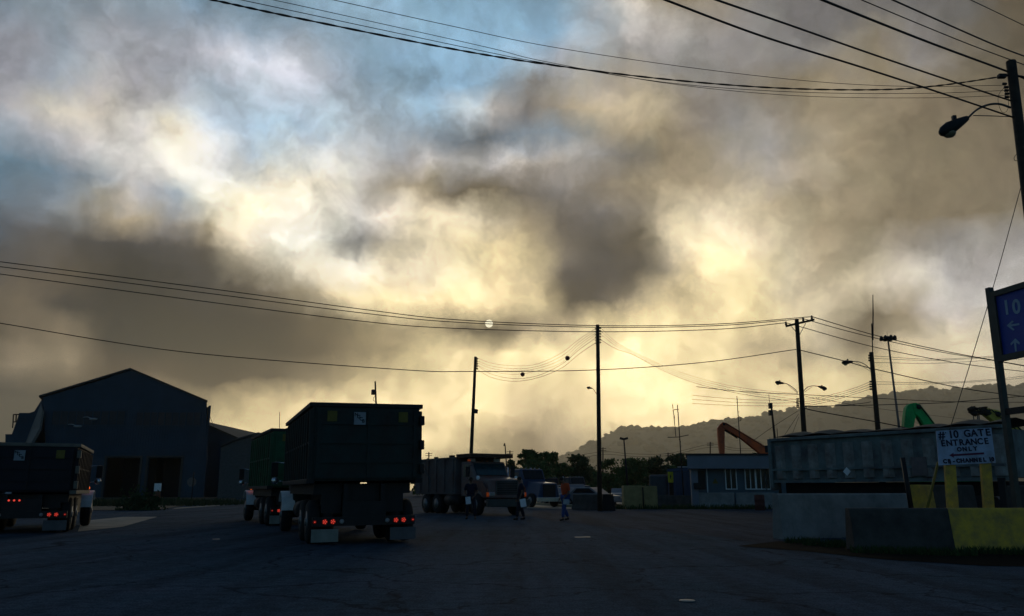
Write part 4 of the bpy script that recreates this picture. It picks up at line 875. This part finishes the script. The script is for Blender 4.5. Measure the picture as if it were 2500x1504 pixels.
ye = excavator('dull yellow crane boom with rusty grab at the right edge', 40, 2640, 1200,
          [(2400, 1012), (2424, 1000), (2450, 1008), (2500, 1058), (2600, 1130), (2600, 1175), (2500, 1100), (2440, 1045)],
          [(2380, 1003), (2400, 996), (2424, 1000), (2412, 1020), (2400, 1012)], M_yl, .4)
gb = MB(); rnd = random.Random(5)
for _ in range(26):
    c = rel(ye, P(rnd.uniform(2370, 2420), rnd.uniform(996, 1010), 40 + rnd.uniform(-.3, .3))); blob(gb, c, rnd.uniform(.07, .2), .7, .4)
gb.build('grab', mat('rusty_scrap', (.05, .035, .025), .9), ye)
hk = MB()
for x in (2376, 2386, 2390): hk.tube([rel(ye, P(x, 1003, 40)), rel(ye, P(x + 1, 1020 + (x % 3)*7, 40)), rel(ye, P(x + 3, 1033, 40))], .03, 5)
hk.build('hanging_chain', M_steel, ye)
MB().tube([rel(ye, P(x, y, 39.7)) for x, y in ((2420, 1000), (2447, 1022), (2500, 1064))], .03, 5).build('hoist_rope', M_wire, ye)

# ------------------------------------------------------------------ grey trailer with tarp
TA, TB = Vector((P(1893, 1170, 34).x, 34, 0)), Vector((P(2462, 1160, 26.5).x, 26.5, 0))
Lt = (TB - TA).length; tr = thing('tarped_trailer', 'long grey ribbed dump trailer with humped tarp behind the barriers', 'trailer', TA, math.atan2((TB - TA).y, (TB - TA).x))
M_trl = mat('weathered_trailer_paint', (.14, .19, .19), .75, var=.4, scale=1.2, stain=(.075, .065, .07))
b = MB(); zt = 3.30; b.box(0, Lt, 0, .08, 1.62, zt - .1); b.box(0, .1, .08, 2.4, 1.62, zt - .1); b.box(Lt - .1, Lt, .08, 2.4, 1.62, zt - .1); b.box(.1, Lt - .1, 2.32, 2.4, 1.62, zt - .1); b.box(.1, Lt - .1, .08, 2.32, 1.62, 1.72)
k = 0; x = .15
M_trl2 = mat('lit_worn_rib', (.22, .235, .225), .8, var=.45, scale=2.5, stain=(.15, .12, .11))  # worn rib paint, lightened to carry the shading between ribs and panels
while x < Lt - .3:
    MB().prism([(x, -.001, 1.66), (x + .06, -.15, 1.66), (x + .30, -.15, 1.66), (x + .42, -.001, 1.66)], (0, 0, zt - .3 - 1.66)).build('side_rib', M_trl2, tr, .01); x += .78
b.box(0, Lt, -.16, -.002, 1.98, 2.06)
b.build('body', M_trl, tr)
MB().box(-.06, Lt + .06, -.17, .1, zt - .098, zt + .02).build('top_rail', M_trl, tr, .02); MB().box(-.04, Lt + .04, -.11, .1, 1.5, 1.618).build('bottom_rail', M_trl, tr)
MB().box(-.16, -.003, -.16, .3, 1.2, zt).build('corner_post', M_trl, tr, .02)
MB().box(-.34, -.165, -.1, .5, 2.75, 3.05).build('tarp_motor', M_dark, tr)
tp = MB(); n = 66
for i in range(n):
    u0, u1 = i / n, (i + 1) / n; row = []
    for u in (u0, u1):
        hmp = .10 + .20 * abs(math.sin(math.pi * (u * 6.5))) ** .8 * (.8 + .3*math.sin(u*9))
        row.append([(u * Lt, .05 + v * 2.3, zt + .022 + hmp * math.sin(math.pi * min(1, .12 + v*.8)) ) for v in (0, .2, .45, .7, 1)])
    vs = row[0] + row[1]; tp.add(vs, [(j, j+1, j+6, j+5) for j in range(4)], True)
tp.build('tarp', mat('dusty_tarp', (.09, .085, .07), .8, var=.3), tr)
MB().box(.2, Lt - .2, .4, 2.0, 1.0, 1.495).build('frame', M_black, tr)
for x in (.9, 2.2, Lt - 2.2, Lt - 1.0): wheel_ = MB().lathe((x, .1, .52), (0, 1, 0), [(0, .3), (0, .48), (.05, .52), (.5, .52), (.55, .48), (.55, .3)], 18).build('wheel', M_black, tr)
MB().box(Lt*.66, Lt*.72, -.2, -.165, 1.7, 2.35).build('patch_plate', mat('pale_primer', (.16, .13, .13), .8), tr)
MB().prism([(Lt*.36, -.19, 1.9), (Lt*.36 + .16, -.19, 1.74), (Lt*.36 + .32, -.19, 1.9), (Lt*.36 + .16, -.19, 2.06)], (0, .02, 0)).build('hazard_placard', M_white, tr)
MB().box(Lt - .25, Lt - .05, -.25, -.12, .3, 1.6).build('landing_leg', M_dark, tr); MB().box(Lt - 1.9, Lt - 1.7, -.25, -.12, .3, 1.6).build('landing_leg', M_dark, tr)

# ------------------------------------------------------------------ barriers
def barrier(label, A, B, h, m_, wt=.16, wb=.6, rot=0, group='concrete barriers', parts=None, name='concrete_barrier'):
    A, B = Vector((A.x, A.y, 0)), Vector((B.x, B.y, 0)); l = (B - A).length
    t = thing(name, label, 'barrier', A, math.atan2((B - A).y, (B - A).x), group)
    def seg(u0, u1, m__, nm):
        pr = [(u0, -wb/2, 0), (u0, -wb/2, .08), (u0, -wt/2 - .07, .3*h/.8), (u0, -wt/2, h - .03), (u0, -wt/2 + .03, h), (u0, wt/2 - .03, h), (u0, wt/2, h - .03), (u0, wt/2 + .07, .3*h/.8), (u0, wb/2, .08), (u0, wb/2, 0)]
        MB().prism(pr, (u1 - u0, 0, 0)).build(nm, m__, t, .01)
    for u0, u1, mm, nm in (parts or [(0, 1, m_, 'body')]): seg(u0*l, u1*l, mm, nm)
    return t
def bar_px(label, a, b_, h, m_, **k): return barrier(label, G(*a), G(*b_), h, m_, **k)
lgt = 7.0; A = G(2077, 1343); B = A + Vector((lgt, .15, 0)); fx = (G(2322, 1343).x - A.x) / lgt
barrier('nearest low barrier, dark concrete with its right part painted yellow', A, B, .84, M_concd, parts=[(0, fx, M_concd, 'body'), (fx, 1, M_yel, 'painted_end')], wt=.22, wb=.42)
bar_px('tall pale grey barrier left of the near yellow and dark barrier', (1900, 1316), (2290, 1305), 1.12, M_conc, wt=.2, wb=.4)
A = P(2237, 1240, 19.5); B = P(2372, 1240, 20.5); barrier('barrier with yellow left end just behind the gate sign posts', A, B, 1.33, M_concd, parts=[(0, .24, M_yel, 'painted_end'), (.24, 1, M_concd, 'body')], wt=.24, wb=.4)
A = P(2470, 1240, 21); B = P(2600, 1240, 20); barrier('dark barrier at the right edge behind the blue sign post', A, B, 1.32, M_concd, wt=.24, wb=.4)
bar_px('grey barrier below the gatehouse windows, left one', (1700, 1241), (1795, 1242), 1.05, M_conc, wt=.2)
bar_px('grey barrier below the gatehouse windows, right one', (1800, 1242), (1893, 1243), 1.05, M_conc, wt=.2)
bar_px('dark mossy barrier left of the gatehouse', (1592, 1238), (1696, 1240), .85, M_concd, wt=.2)
bar_px('dark barrier around the foot of the tall straight pole', (1404, 1244), (1470, 1246), .95, M_concd, wt=.3)
bk = thing('concrete_block', 'black square concrete block right of the tall pole foot', 'concrete block', G(1484, 1247), 0, 'concrete blocks'); MB().prism([(-.42, -.4, 0), (-.3, -.35, .98), (.3, -.35, .98), (.42, -.4, 0)], (0, .8, 0)).build('body', M_black, bk, .03)
c = P(1562, 1230, 54); c.z = 0; bk = thing('concrete_block', 'large faded yellow concrete block right of the tall straight pole', 'concrete block', c, 0, 'concrete blocks')
sc = F / c.y; b = MB().box(-40/sc, 1.0/sc*6, -.5, .5, 0, 54/sc); b.build('body', M_conct, bk, .05); MB().box(7/sc, 40/sc, -.45, .45, 0, 53/sc).build('end_block', M_conct, bk, .05); MB().tube([(6/sc, -.56, 0), (5/sc, -.56, 50/sc)], .04, 6).build('stake', M_dark, bk)
# leaning stake, marker post, guard rail, kerb, barrel
tag(MB().tube([P(2228, 1262, 18.4), P(2204, 1117, 18.4)], [.055, .05], 10).build('leaning_pipe', M_dark), 'black leaning pipe between the pale barrier and gate sign', 'pipe')
c = G(1641, 1236); mp = thing('marker_post', 'dark post carrying a tall yellow marker plate left of the gatehouse', 'marker post', c)
MB().box(-.16, .16, -.08, .08, 0, rel(mp, P(1640, 1178, c.y)).z).build('post', M_black, mp)
z0, z1 = rel(mp, P(1638, 1178, c.y)).z, rel(mp, P(1638, 1152, c.y)).z; mk = MB().box(-.24, .16, -.12, -.085, z0, z1).build('marker_plate', mat('marker_yellow', (.55, .5, .02), .6), mp)
MB().prism([(-.04 + dx*.07, -.125, (z0+z1)/2 + dz*.3) for dx, dz in ((-1, .1), (.2, .8), (1, .2), (.2, -.1), (.9, -.7), (-.6, -.3))], (0, -.004, 0)).build('marker_symbol', M_dark, mk)
rl = thing('guard_rail', 'pale low guard rail between the two right-hand walking people', 'guard rail', G(1320, 1226))
w_ = 35/F*G(1320, 1226).y; z = 1.2 - 10/F*G(1320, 1226).y
MB().box(-w_, w_, -.05, .05, z - .1, z + .06).build('rail', M_steel, rl, .02)
for k in range(4): MB().box(-w_*.9 + k*w_*.6 - .06, -w_*.9 + k*w_*.6 + .06, .052, .15, 0, z).build('post', M_dark, rl)
M_kerb = mat('kerb_concrete', (.30, .25, .16), .8, var=.3)
pts = pg((1284, 1221), (1340, 1221.5), (1380, 1224), (1410, 1227), (1410, 1239), (1370, 1238), (1330, 1234), (1284, 1231))
kind(MB().prism([(p.x, p.y, 0.008) for p in pts], (0, 0, .16)).build('kerb_island', M_kerb), 'structure')
br = thing('barrel', 'rusty red barrel standing before the gatehouse corner', 'barrel', G(1856, 1246)); MB().lathe((0, 0, 0), (0, 0, 1), [(0, .28), (.02, .3), (.3, .3), (.32, .32), (.34, .3), (.6, .3), (.62, .32), (.64, .3), (.92, .3), (.93, .27), (.9, .1)], 16).build('drum', mat('rust_red', (.10, .03, .025), .85), br)
tag(MB().lathe(G(1678, 1468) + Vector((0, 0, .006)), (0, 0, 1), [(0, .09), (.006, .085), (.007, .01)], 16).build('pavement_disc', mat('pale_metal_disc', (.35, .33, .3), .6)), 'small pale round metal cover lying on the near asphalt', 'ground cover')
# blue container
bc = thing('skip_container', 'blue tarped skip container left of the gatehouse', 'container', (P(1668, 1200, 68).x, 68, 0), R(-20))
def qq(px, py): return rel(bc, P(px, py, 68))
b = MB().box(-1.25, 1.3, 0, 5, .6, 2.75)
for k in range(9): b.box(-1.2 + k*.3, -1.14 + k*.3, -.06, -.001, .7, 2.6)
b.build('body', M_blue, bc, .03); MB().prism([(-1.3, -.1, 2.753), (1.35, -.1, 2.753), (1.2, -.1, 3.0), (.6, -.1, 3.08), (-.5, -.1, 2.98), (-1.2, -.1, 2.95)], (0, 5.2, 0)).build('tarp', M_blue, bc)
b = MB().box(-2.9, -1.3, .3, 5, .5, 2.5); b.build('side_tank', mat('dark_teal', (.02, .04, .06), .6), bc, .2)
MB().box(-.4, .6, -.02, .8, 3.09, 3.13).build('tarp_highlight', M_white, bc);  # white slab painted as the highlight on the blue tarp

# ------------------------------------------------------------------ gate sign
YS = 17.75
o = P(2358, 1240, YS); gs = thing('gate_sign', 'white hand lettered gate entrance board on two yellow posts', 'sign', (o.x, YS, 0))
M_sgw = mat('sign_white', (.42, .53, .74), .7, var=.12, scale=2.5, stain=(.24, .28, .36)); M_ink = mat('sign_ink', (.012, .014, .04), .7); M_ink2 = mat('sign_arrow', (.10, .012, .05), .7)
TLc, TRc, BLc, BRc = [rel(gs, P(x, y, YS)) for x, y in ((2286, 1052), (2420, 1044), (2293, 1136), (2431, 1130))]
MB().prism([BLc, BRc, TRc, TLc], (0, .03, 0)).build('board', M_sgw, gs)
for (xb, xt) in (((2315, 2345), (2308, 2336)), ((2404, 2432), (2396, 2423))):
    a = [rel(gs, P(x, y, YS)) for x, y in ((xb[0], 1262), (xb[1] - 3, 1262), (xt[1] - 3, 1100), (xt[0], 1100))]
    a[0].z = 0; a[1].z = 0; MB().prism([v + Vector((0, .034, 0)) for v in a], (0, .09, 0)).build('post', M_yel, gs, .006)
ux = (TRc - TLc).normalized(); uz = Vector((-ux.z, 0, ux.x)); Wd = (TRc - TLc).length; Hd = (TLc - BLc).length
def sm(u, v, size, s_, m_=M_ink, bold=.006, sx=1.0):
    base = BLc.lerp(BRc, u).lerp(TLc.lerp(TRc, u), v) + Vector((0, -.006, 0))
    M_ = Matrix(((ux.x*sx, uz.x, 0, base.x), (0, 0, -1, base.y), (ux.z*sx, uz.z, 0, base.z), (0, 0, 0, 1)))
    return text('lettering', s_, size, m_, gs, M_, bold)
k = Wd
sm(.085, .86, .19*k, '#'); sm(.30, .86, .19*k, '10'); 
for i, chh in enumerate('GATE'): sm(.55 + i*.125, .865, .175*k, chh)
for i, chh in enumerate('ENTRANCE'): sm(.10 + i*.111, .62, .15*k, chh, bold=.006)
for i, chh in enumerate('ONLY'): sm(.38 + i*.095, .425, .105*k, chh)
for i, chh in enumerate('CB-CHANNEL'): sm(.105 + i*.078, .10, .095*k, chh, bold=.008)
sm(.93, .10, .095*k, '10', bold=.008)
bl_ = MB()
for u_, v_ in ((.16, .93), (.9, .93), (.2, .03), (.93, .03)):
    c_ = BLc.lerp(BRc, u_).lerp(TLc.lerp(TRc, u_), v_); bl_.lathe(c_ + Vector((0, -.001, 0)), (0, -1, 0), [(0, .014), (.012, .012), (.013, .002)], 8)
bl_.build('bolt', M_dark, gs)
def brd(u, v): return BLc.lerp(BRc, u).lerp(TLc.lerp(TRc, u), v) + Vector((0, -.004, 0))
MB().prism([brd(.19, .275), brd(.27, .34), brd(.265, .30), brd(.81, .31), brd(.81, .255), brd(.265, .245), brd(.27, .20)], (0, -.006, 0)).build('arrow', M_ink2, gs)

# ------------------------------------------------------------------ blue overhead sign
Yp = 18.2; pt = P(2415, 703, Yp); pb = P(2484, 1240, Yp); d = (pt - pb) / (pt.z - pb.z); g0 = pb - d * pb.z
bs = thing('direction_sign', 'tall steel-framed blue sign with 10 and two white arrows', 'sign', g0)
e = Vector((P(2500, 692, 17.29) - P(2423, 714, 18.2))); e.z = 0; e.normalize(); nrm = Vector((e.y, -e.x, 0)); 
if nrm.y > 0: nrm = -nrm
Wp = 3.0
def post(off, nm='post'):
    a, b_ = off, (pt - g0) + off; w2 = .062
    vs = [p + e*sx_*w2 + nrm*sy_*w2 for p in (a, b_) for sx_, sy_ in ((-1, -1), (1, -1), (1, 1), (-1, 1))]
    MB().add(vs, [(0, 1, 2, 3), (7, 6, 5, 4), (0, 4, 5, 1), (1, 5, 6, 2), (2, 6, 7, 3), (3, 7, 4, 0)]).build(nm, M_steelb, bs)
M_steelb = mat('painted_steel', (.05, .06, .055), .6, .2, var=.3)
post(Vector((0, 0, 0))); post(e * Wp)
tl = rel(bs, P(2423, 716, Yp)); bl = rel(bs, P(2437, 884, Yp)); ztop, zbot = tl.z, bl.z; lean = (pt - pb).normalized(); lean = lean / lean.z
def sp_(u, z, dd=0): return lean * z + e * u + nrm * dd
def slab(u0, u1, z0, z1, d0, d1, nm, m_, par=None):
    par = par or bs
    vs = [sp_(u, z, dd) for dd in (d0, d1) for u, z in ((u0, z0), (u1, z0), (u1, z1), (u0, z1))]
    return MB().add(vs, [(0, 1, 2, 3), (7, 6, 5, 4), (0, 4, 5, 1), (1, 5, 6, 2), (2, 6, 7, 3), (3, 7, 4, 0)]).build(nm, m_, par)
M_sblue = mat('sign_blue', (.012, .050, .34), .5, var=.2, scale=2); M_swh = mat('sign_lettering', (.28, .42, .55), .6, var=.2)
fr = .13
slab(.08, Wp - .08, zbot, ztop, -.05, .03, 'panel', M_sblue)
slab(.08, Wp - .08, ztop - fr, ztop, .032, .08, 'frame_rail', M_steelb); slab(.08, Wp - .08, zbot, zbot + fr, .032, .08, 'frame_rail', M_steelb)
slab(.08, .08 + .12, zbot + fr, ztop - fr, .032, .08, 'frame_rail', M_steelb)
slab(.085, Wp - .08, 2.62 + .25, 2.76 + .25, -.05, .05, 'cross_brace', M_dark)
def st(px, py, Y_=None):  # picture position -> (u, z) on the sign plane
    dd = ray(px, py); o_ = Vector((0, 0, CAMZ)) - g0 - nrm * .034; t_ = -(o_.dot(nrm)) / dd.dot(nrm); h_ = o_ + dd * t_
    z_ = h_.z; u_ = (h_ - lean * z_).dot(e); return u_, z_
def stext(s_, px, py, size, bold):
    u, z = st(px, py); b0 = sp_(u, z, .034)
    M_ = Matrix(((e.x, lean.x, nrm.x, b0.x), (e.y, lean.y, nrm.y, b0.y), (0, 1, 0, b0.z), (0, 0, 0, 1)))
    text('lettering', s_, size, M_swh, bs, M_, bold)
stext('1', 2453, 752, .46, .012); stext('0', 2477, 750, .46, .012)
def shape(pxs, nm):
    MB().prism([sp_(*st(*p), .034) for p in pxs], nrm * .004).build(nm, M_swh, bs)
shape([(2454, 795), (2467, 782), (2471, 785), (2463, 792), (2484, 789), (2485, 793), (2464, 797), (2473, 804), (2470, 807)], 'left_arrow')
shape([(2475, 826), (2463, 839), (2465, 843), (2472, 836), (2475, 858), (2479, 857), (2477, 836), (2485, 841), (2486, 836)], 'up_arrow')

# ------------------------------------------------------------------ people
def skin(name, verts, edges, radii, m_, parent, root=0, sub=1):
    me = bpy.data.meshes.new(name); me.from_pydata([tuple(v) for v in verts], edges, []); me.materials.append(m_)
    o = bpy.data.objects.new(name, me); C.objects.link(o); o.parent = parent
    sk = o.modifiers.new('skin', 'SKIN'); sk.use_smooth_shade = True
    for i, r in enumerate(radii):
        sv = me.skin_vertices[0].data[i] if me.skin_vertices else None
        if sv: sv.radius = (r, r) if not isinstance(r, tuple) else r; sv.use_root = (i == root)
    s2 = o.modifiers.new('sub', 'SUBSURF'); s2.levels = sub; s2.render_levels = sub; return o
def ensure(me):
    pass
def build_skin(name, nodes, m_, parent, root, sub=1):
    # nodes: list of (key, parent key, position, radius)
    idx = {n[0]: i for i, n in enumerate(nodes)}
    bm = bmesh.new(); lay = bm.verts.layers.skin.verify(); vs = []
    for n in nodes:
        v = bm.verts.new(n[2]); v[lay].radius = (n[3], n[3]) if not isinstance(n[3], tuple) else n[3]; v[lay].use_root = n[0] == root; vs.append(v)
    for n in nodes:
        if n[1] is not None: bm.edges.new((vs[idx[n[0]]], vs[idx[n[1]]]))
    me = bpy.data.meshes.new(name); bm.to_mesh(me); bm.free(); me.materials.append(m_)
    o = bpy.data.objects.new(name, me); C.objects.link(o); o.parent = parent
    sk = o.modifiers.new('skin', 'SKIN'); sk.use_smooth_shade = True
    s2 = o.modifiers.new('sub', 'SUBSURF'); s2.levels = sub; s2.render_levels = sub; return o
M_skin = mat('skin', (.16, .085, .055), .6, var=.1)
def person(label, gp, rz, J, shirt, trou, hairm, sleeve=.5, cap=False, scale=1.0):
    t = thing('person', label, 'person', (gp.x, gp.y, 0), rz, 'people walking in the yard'); t.scale = (scale,)*3
    V = Vector
    D = dict(pel=V((0, 0, .95)), sp1=V((0, -.01, 1.12)), ch=V((0, 0, 1.32)), nb=V((0, -.01, 1.47)), nk=V((0, .01, 1.55)), hd=V((0, .035, 1.64)), ht=V((0, .03, 1.73)),
             shL=V((-.19, 0, 1.42)), elL=V((-.25, -.04, 1.13)), wrL=V((-.24, .06, .88)), shR=V((.19, 0, 1.42)), elR=V((.25, -.04, 1.13)), wrR=V((.24, .06, .88)),
             hpL=V((-.1, 0, .92)), knL=V((-.12, .03, .5)), anL=V((-.13, -.02, .09)), hpR=V((.1, 0, .92)), knR=V((.12, .03, .5)), anR=V((.13, -.02, .09)))
    D.update({k_: V(v) for k_, v in J.items()})
    nodes = [('pel', None, D['pel'], .12), ('sp1', 'pel', D['sp1'], .115), ('ch', 'sp1', D['ch'], .13), ('nb', 'ch', D['nb'], .075), ('nk', 'nb', D['nk'], .052), ('hd', 'nk', D['hd'], .078), ('ht', 'hd', D['ht'], .07)]
    fwd = (D['hd'] - D['nk']); fdir = V((0, 1, 0)); ff = J.get('face', (0, .09, -.005)); ff = V(ff)
    nodes += [('nose', 'hd', D['hd'] + ff, .014)]
    for s in 'LR':
        sh_, el_, wr_ = D['sh'+s], D['el'+s], D['wr'+s]; sg = -1 if s == 'L' else 1
        fd = (wr_ - el_).normalized(); pm = wr_ + fd * .05; pe = wr_ + fd * .09
        sd_ = fd.cross(V((0, 0, 1))) if abs(fd.z) < .8 else V((0, 1, 0)); sd_.normalize()
        cu = V((-sg * .3, .0, 0))
        nodes += [('sh'+s, 'ch', sh_, .062), ('el'+s, 'sh'+s, el_, .043), ('wr'+s, 'el'+s, wr_, .028), ('pm'+s, 'wr'+s, pm, (.032, .02)), ('pe'+s, 'pm'+s, pe, (.034, .016))]
        for q_, (o_, ln) in enumerate(((-.03, .068), (-.01, .078), (.01, .072), (.03, .055))):
            b0 = pe + sd_ * o_; m1 = b0 + (fd + cu*.3).normalized() * ln * .55; m2 = m1 + (fd + cu*1.6).normalized() * ln * .5
            nodes += [(f'f{q_}a'+s, 'pe'+s, b0 + fd*.012, .0095), (f'f{q_}b'+s, f'f{q_}a'+s, m1, .009), (f'f{q_}c'+s, f'f{q_}b'+s, m2, .008)]
        nodes += [('t1'+s, 'pm'+s, pm + sd_*.045 + cu*.05, .011), ('t2'+s, 't1'+s, pm + sd_*.06 + fd*.045 + cu*.08, .0095)]
        kn, an, hp = D['kn'+s], D['an'+s], D['hp'+s]; toe = V(J.get('toe'+s, (an.x + sg*.02, an.y + .17, .035)))
        nodes += [('hp'+s, 'pel', hp, .095), ('kn'+s, 'hp'+s, kn, .06), ('an'+s, 'kn'+s, an, .042), ('to'+s, 'an'+s, toe, .03)]
    build_skin('body', nodes, M_skin, t, 'pel')
    # clothing
    sn = [('pel', None, D['pel'] + V((0, 0, -.02)), (.18, .15)), ('sp1', 'pel', D['sp1'], (.175, .15)), ('ch', 'sp1', D['ch'], (.19, .15)), ('nb', 'ch', D['nb'] + V((0, 0, -.02)), .09)]
    for s in 'LR': sn += [('sh'+s, 'ch', D['sh'+s], .085), ('e'+s, 'sh'+s, D['sh'+s].lerp(D['el'+s], sleeve*1.6 if sleeve <= .6 else 1), .07)] + ([('w'+s, 'e'+s, D['el'+s].lerp(D['wr'+s], .9), .048)] if sleeve > .6 else [])
    build_skin('shirt', sn, shirt, t, 'pel')
    tn = [('pel', None, D['pel'] + V((0, 0, -.0)), .14)]
    for s in 'LR': tn += [('hp'+s, 'pel', D['hp'+s], .12), ('th'+s, 'hp'+s, D['hp'+s].lerp(D['kn'+s], .5), .1), ('kn'+s, 'th'+s, D['kn'+s], .082), ('an'+s, 'kn'+s, D['kn'+s].lerp(D['an'+s], .92), .075)]
    build_skin('trousers', tn, trou, t, 'pel')
    for s in 'LR':
        an = D['an'+s]; sg = -1 if s == 'L' else 1; toe = V(J.get('toe'+s, (an.x + sg*.02, an.y + .17, .035)))
        back = an + (an - toe).normalized() * .05
        build_skin('shoe', [('a', None, V((back.x, back.y, max(an.z - .045, .045))), .045), ('b', 'a', V((an.x, an.y, max(an.z - .03, .05))), .05), ('c', 'b', V((toe.x, toe.y, max(toe.z, .04))), .04)], M_black, t, 'a')
    hr = MB(); hr.ball(D['hd'].lerp(D['ht'], .6) - ff * .2, .098, 12, (.92, 1.02, .85)); hair = hr.build('hair', hairm, t)
    if cap: MB().prism([D['ht'] + ff*.5 + V((x, 0, z)) for x, z in ((-.07, -.03), (.07, -.03), (.07, -.015), (-.07, -.015))], ff * 1.1).build('cap_visor', hairm, t)
    for sg in (-1, 1): MB().ball(D['hd'] + V((sg * .078, -.005, 0)) , .022, 6, (.5, 1, 1.4)).build('ear', M_skin, t)
    return t, D
M_navy = mat('navy_cloth', (.010, .012, .03), .9); M_navy2 = mat('dark_trousers', (.012, .016, .03), .9); M_orange = mat('orange_cloth', (.62, .08, .02), .9, var=.15)
M_jean = mat('blue_denim', (.03, .07, .22), .9, var=.25, scale=6); M_hair = mat('dark_hair', (.02, .013, .01), .8)
def paper(label, t, loc, rot, w_=.2, h_=.28):
    bpy.context.view_layer.update(); M_ = t.matrix_world @ Matrix.Translation(loc) @ Matrix.Rotation(rot, 4, 'Z') @ Matrix.Rotation(.12, 4, 'Y')
    o_ = MB().box(-w_/2, w_/2, -.004, .004, -h_, .0).build('paper', M_paper); o_.matrix_world = M_; return tag(o_, label, 'paper', 'papers held by the people')
g1_ = G(1149, 1268); t, D = person('dark clad person facing the camera before the dump truck holding a paper', g1_, R(172), dict(hd=(0, .06, 1.62), ht=(0, .07, 1.70), face=(0, .085, -.035), elR=(.27, -.02, 1.13), wrR=(.17, .14, .97), elL=(-.26, -.06, 1.12), wrL=(-.16, .12, .95), knL=(-.17, .05, .5), anL=(-.2, 0, .09), knR=(.14, .03, .5), anR=(.17, -.02, .09)), M_navy, M_navy2, M_hair, .5, True)
paper('white paper held by the person before the dump truck', t, (.09, .235, .93), 0, .22, .3)
g2_ = G(1271, 1270); t, D = person('dark clad person in profile by the dump truck grille', g2_, R(84), dict(hd=(0, .07, 1.62), ht=(0, .07, 1.71), wrR=(.22, .1, .86), elR=(.24, -.06, 1.12), knL=(-.1, .12, .52), anL=(-.1, .16, .09), knR=(.1, -.04, .5), anR=(.1, -.16, .1)), M_navy, M_navy2, M_hair, .5)
paper('white paper held low by the person in profile', t, (.25, .12, .80), R(90), .21, .3) if False else None
o_ = MB().box(-.13, .11, -.004, .004, -.32, 0).build('paper', M_paper); c = P(1276, 1218, g2_.y - .32); o_.location = c; o_.rotation_euler = (0, R(-10), 0); tag(o_, 'white paper held low by the person in profile', 'paper', 'papers held by the people')
bpy.data.objects['person.001'].rotation_euler[2] = R(96)
g3_ = G(1381, 1272); t, D = person('person in an orange shirt and blue jeans walking with head bent down', g3_, R(118), dict(nb=(0, .04, 1.46), nk=(0, .10, 1.53), hd=(0, .17, 1.59), ht=(0, .19, 1.67), face=(0, .08, -.05), ch=(0, .02, 1.31), elL=(-.24, -.03, 1.12), wrL=(-.2, .14, .93), elR=(.24, -.06, 1.12), wrR=(.22, .10, .90), knL=(-.13, .17, .53), anL=(-.14, .22, .10), knR=(.12, -.02, .5), anR=(.13, -.2, .12)), M_orange, M_jean, M_hair, .55)
o_ = MB().box(-.14, .10, -.004, .004, -.2, 0).build('paper', mat('grey_paper', (.35, .38, .42), .8)); c = P(1384, 1219, g3_.y - .33); o_.location = c; o_.rotation_euler = (0, R(4), 0); tag(o_, 'grey sheet held by the person in the orange shirt', 'paper', 'papers held by the people')

# ------------------------------------------------------------------ haze
hz = bpy.data.materials.new('haze_air'); hz.use_nodes = True; t_ = hz.node_tree; t_.nodes.clear()
pv = t_.nodes.new('ShaderNodeVolumePrincipled'); mo = t_.nodes.new('ShaderNodeOutputMaterial'); t_.links.new(pv.outputs[0], mo.inputs['Volume'])
pv.inputs['Color'].default_value = (1, .92, .75, 1); pv.inputs['Density'].default_value = HAZE; pv.inputs['Anisotropy'].default_value = .6
hb = MB().box(-9700, 9700, -300, 9400, -3.5, HTOP).build('haze', hz); kind(hb, 'stuff')
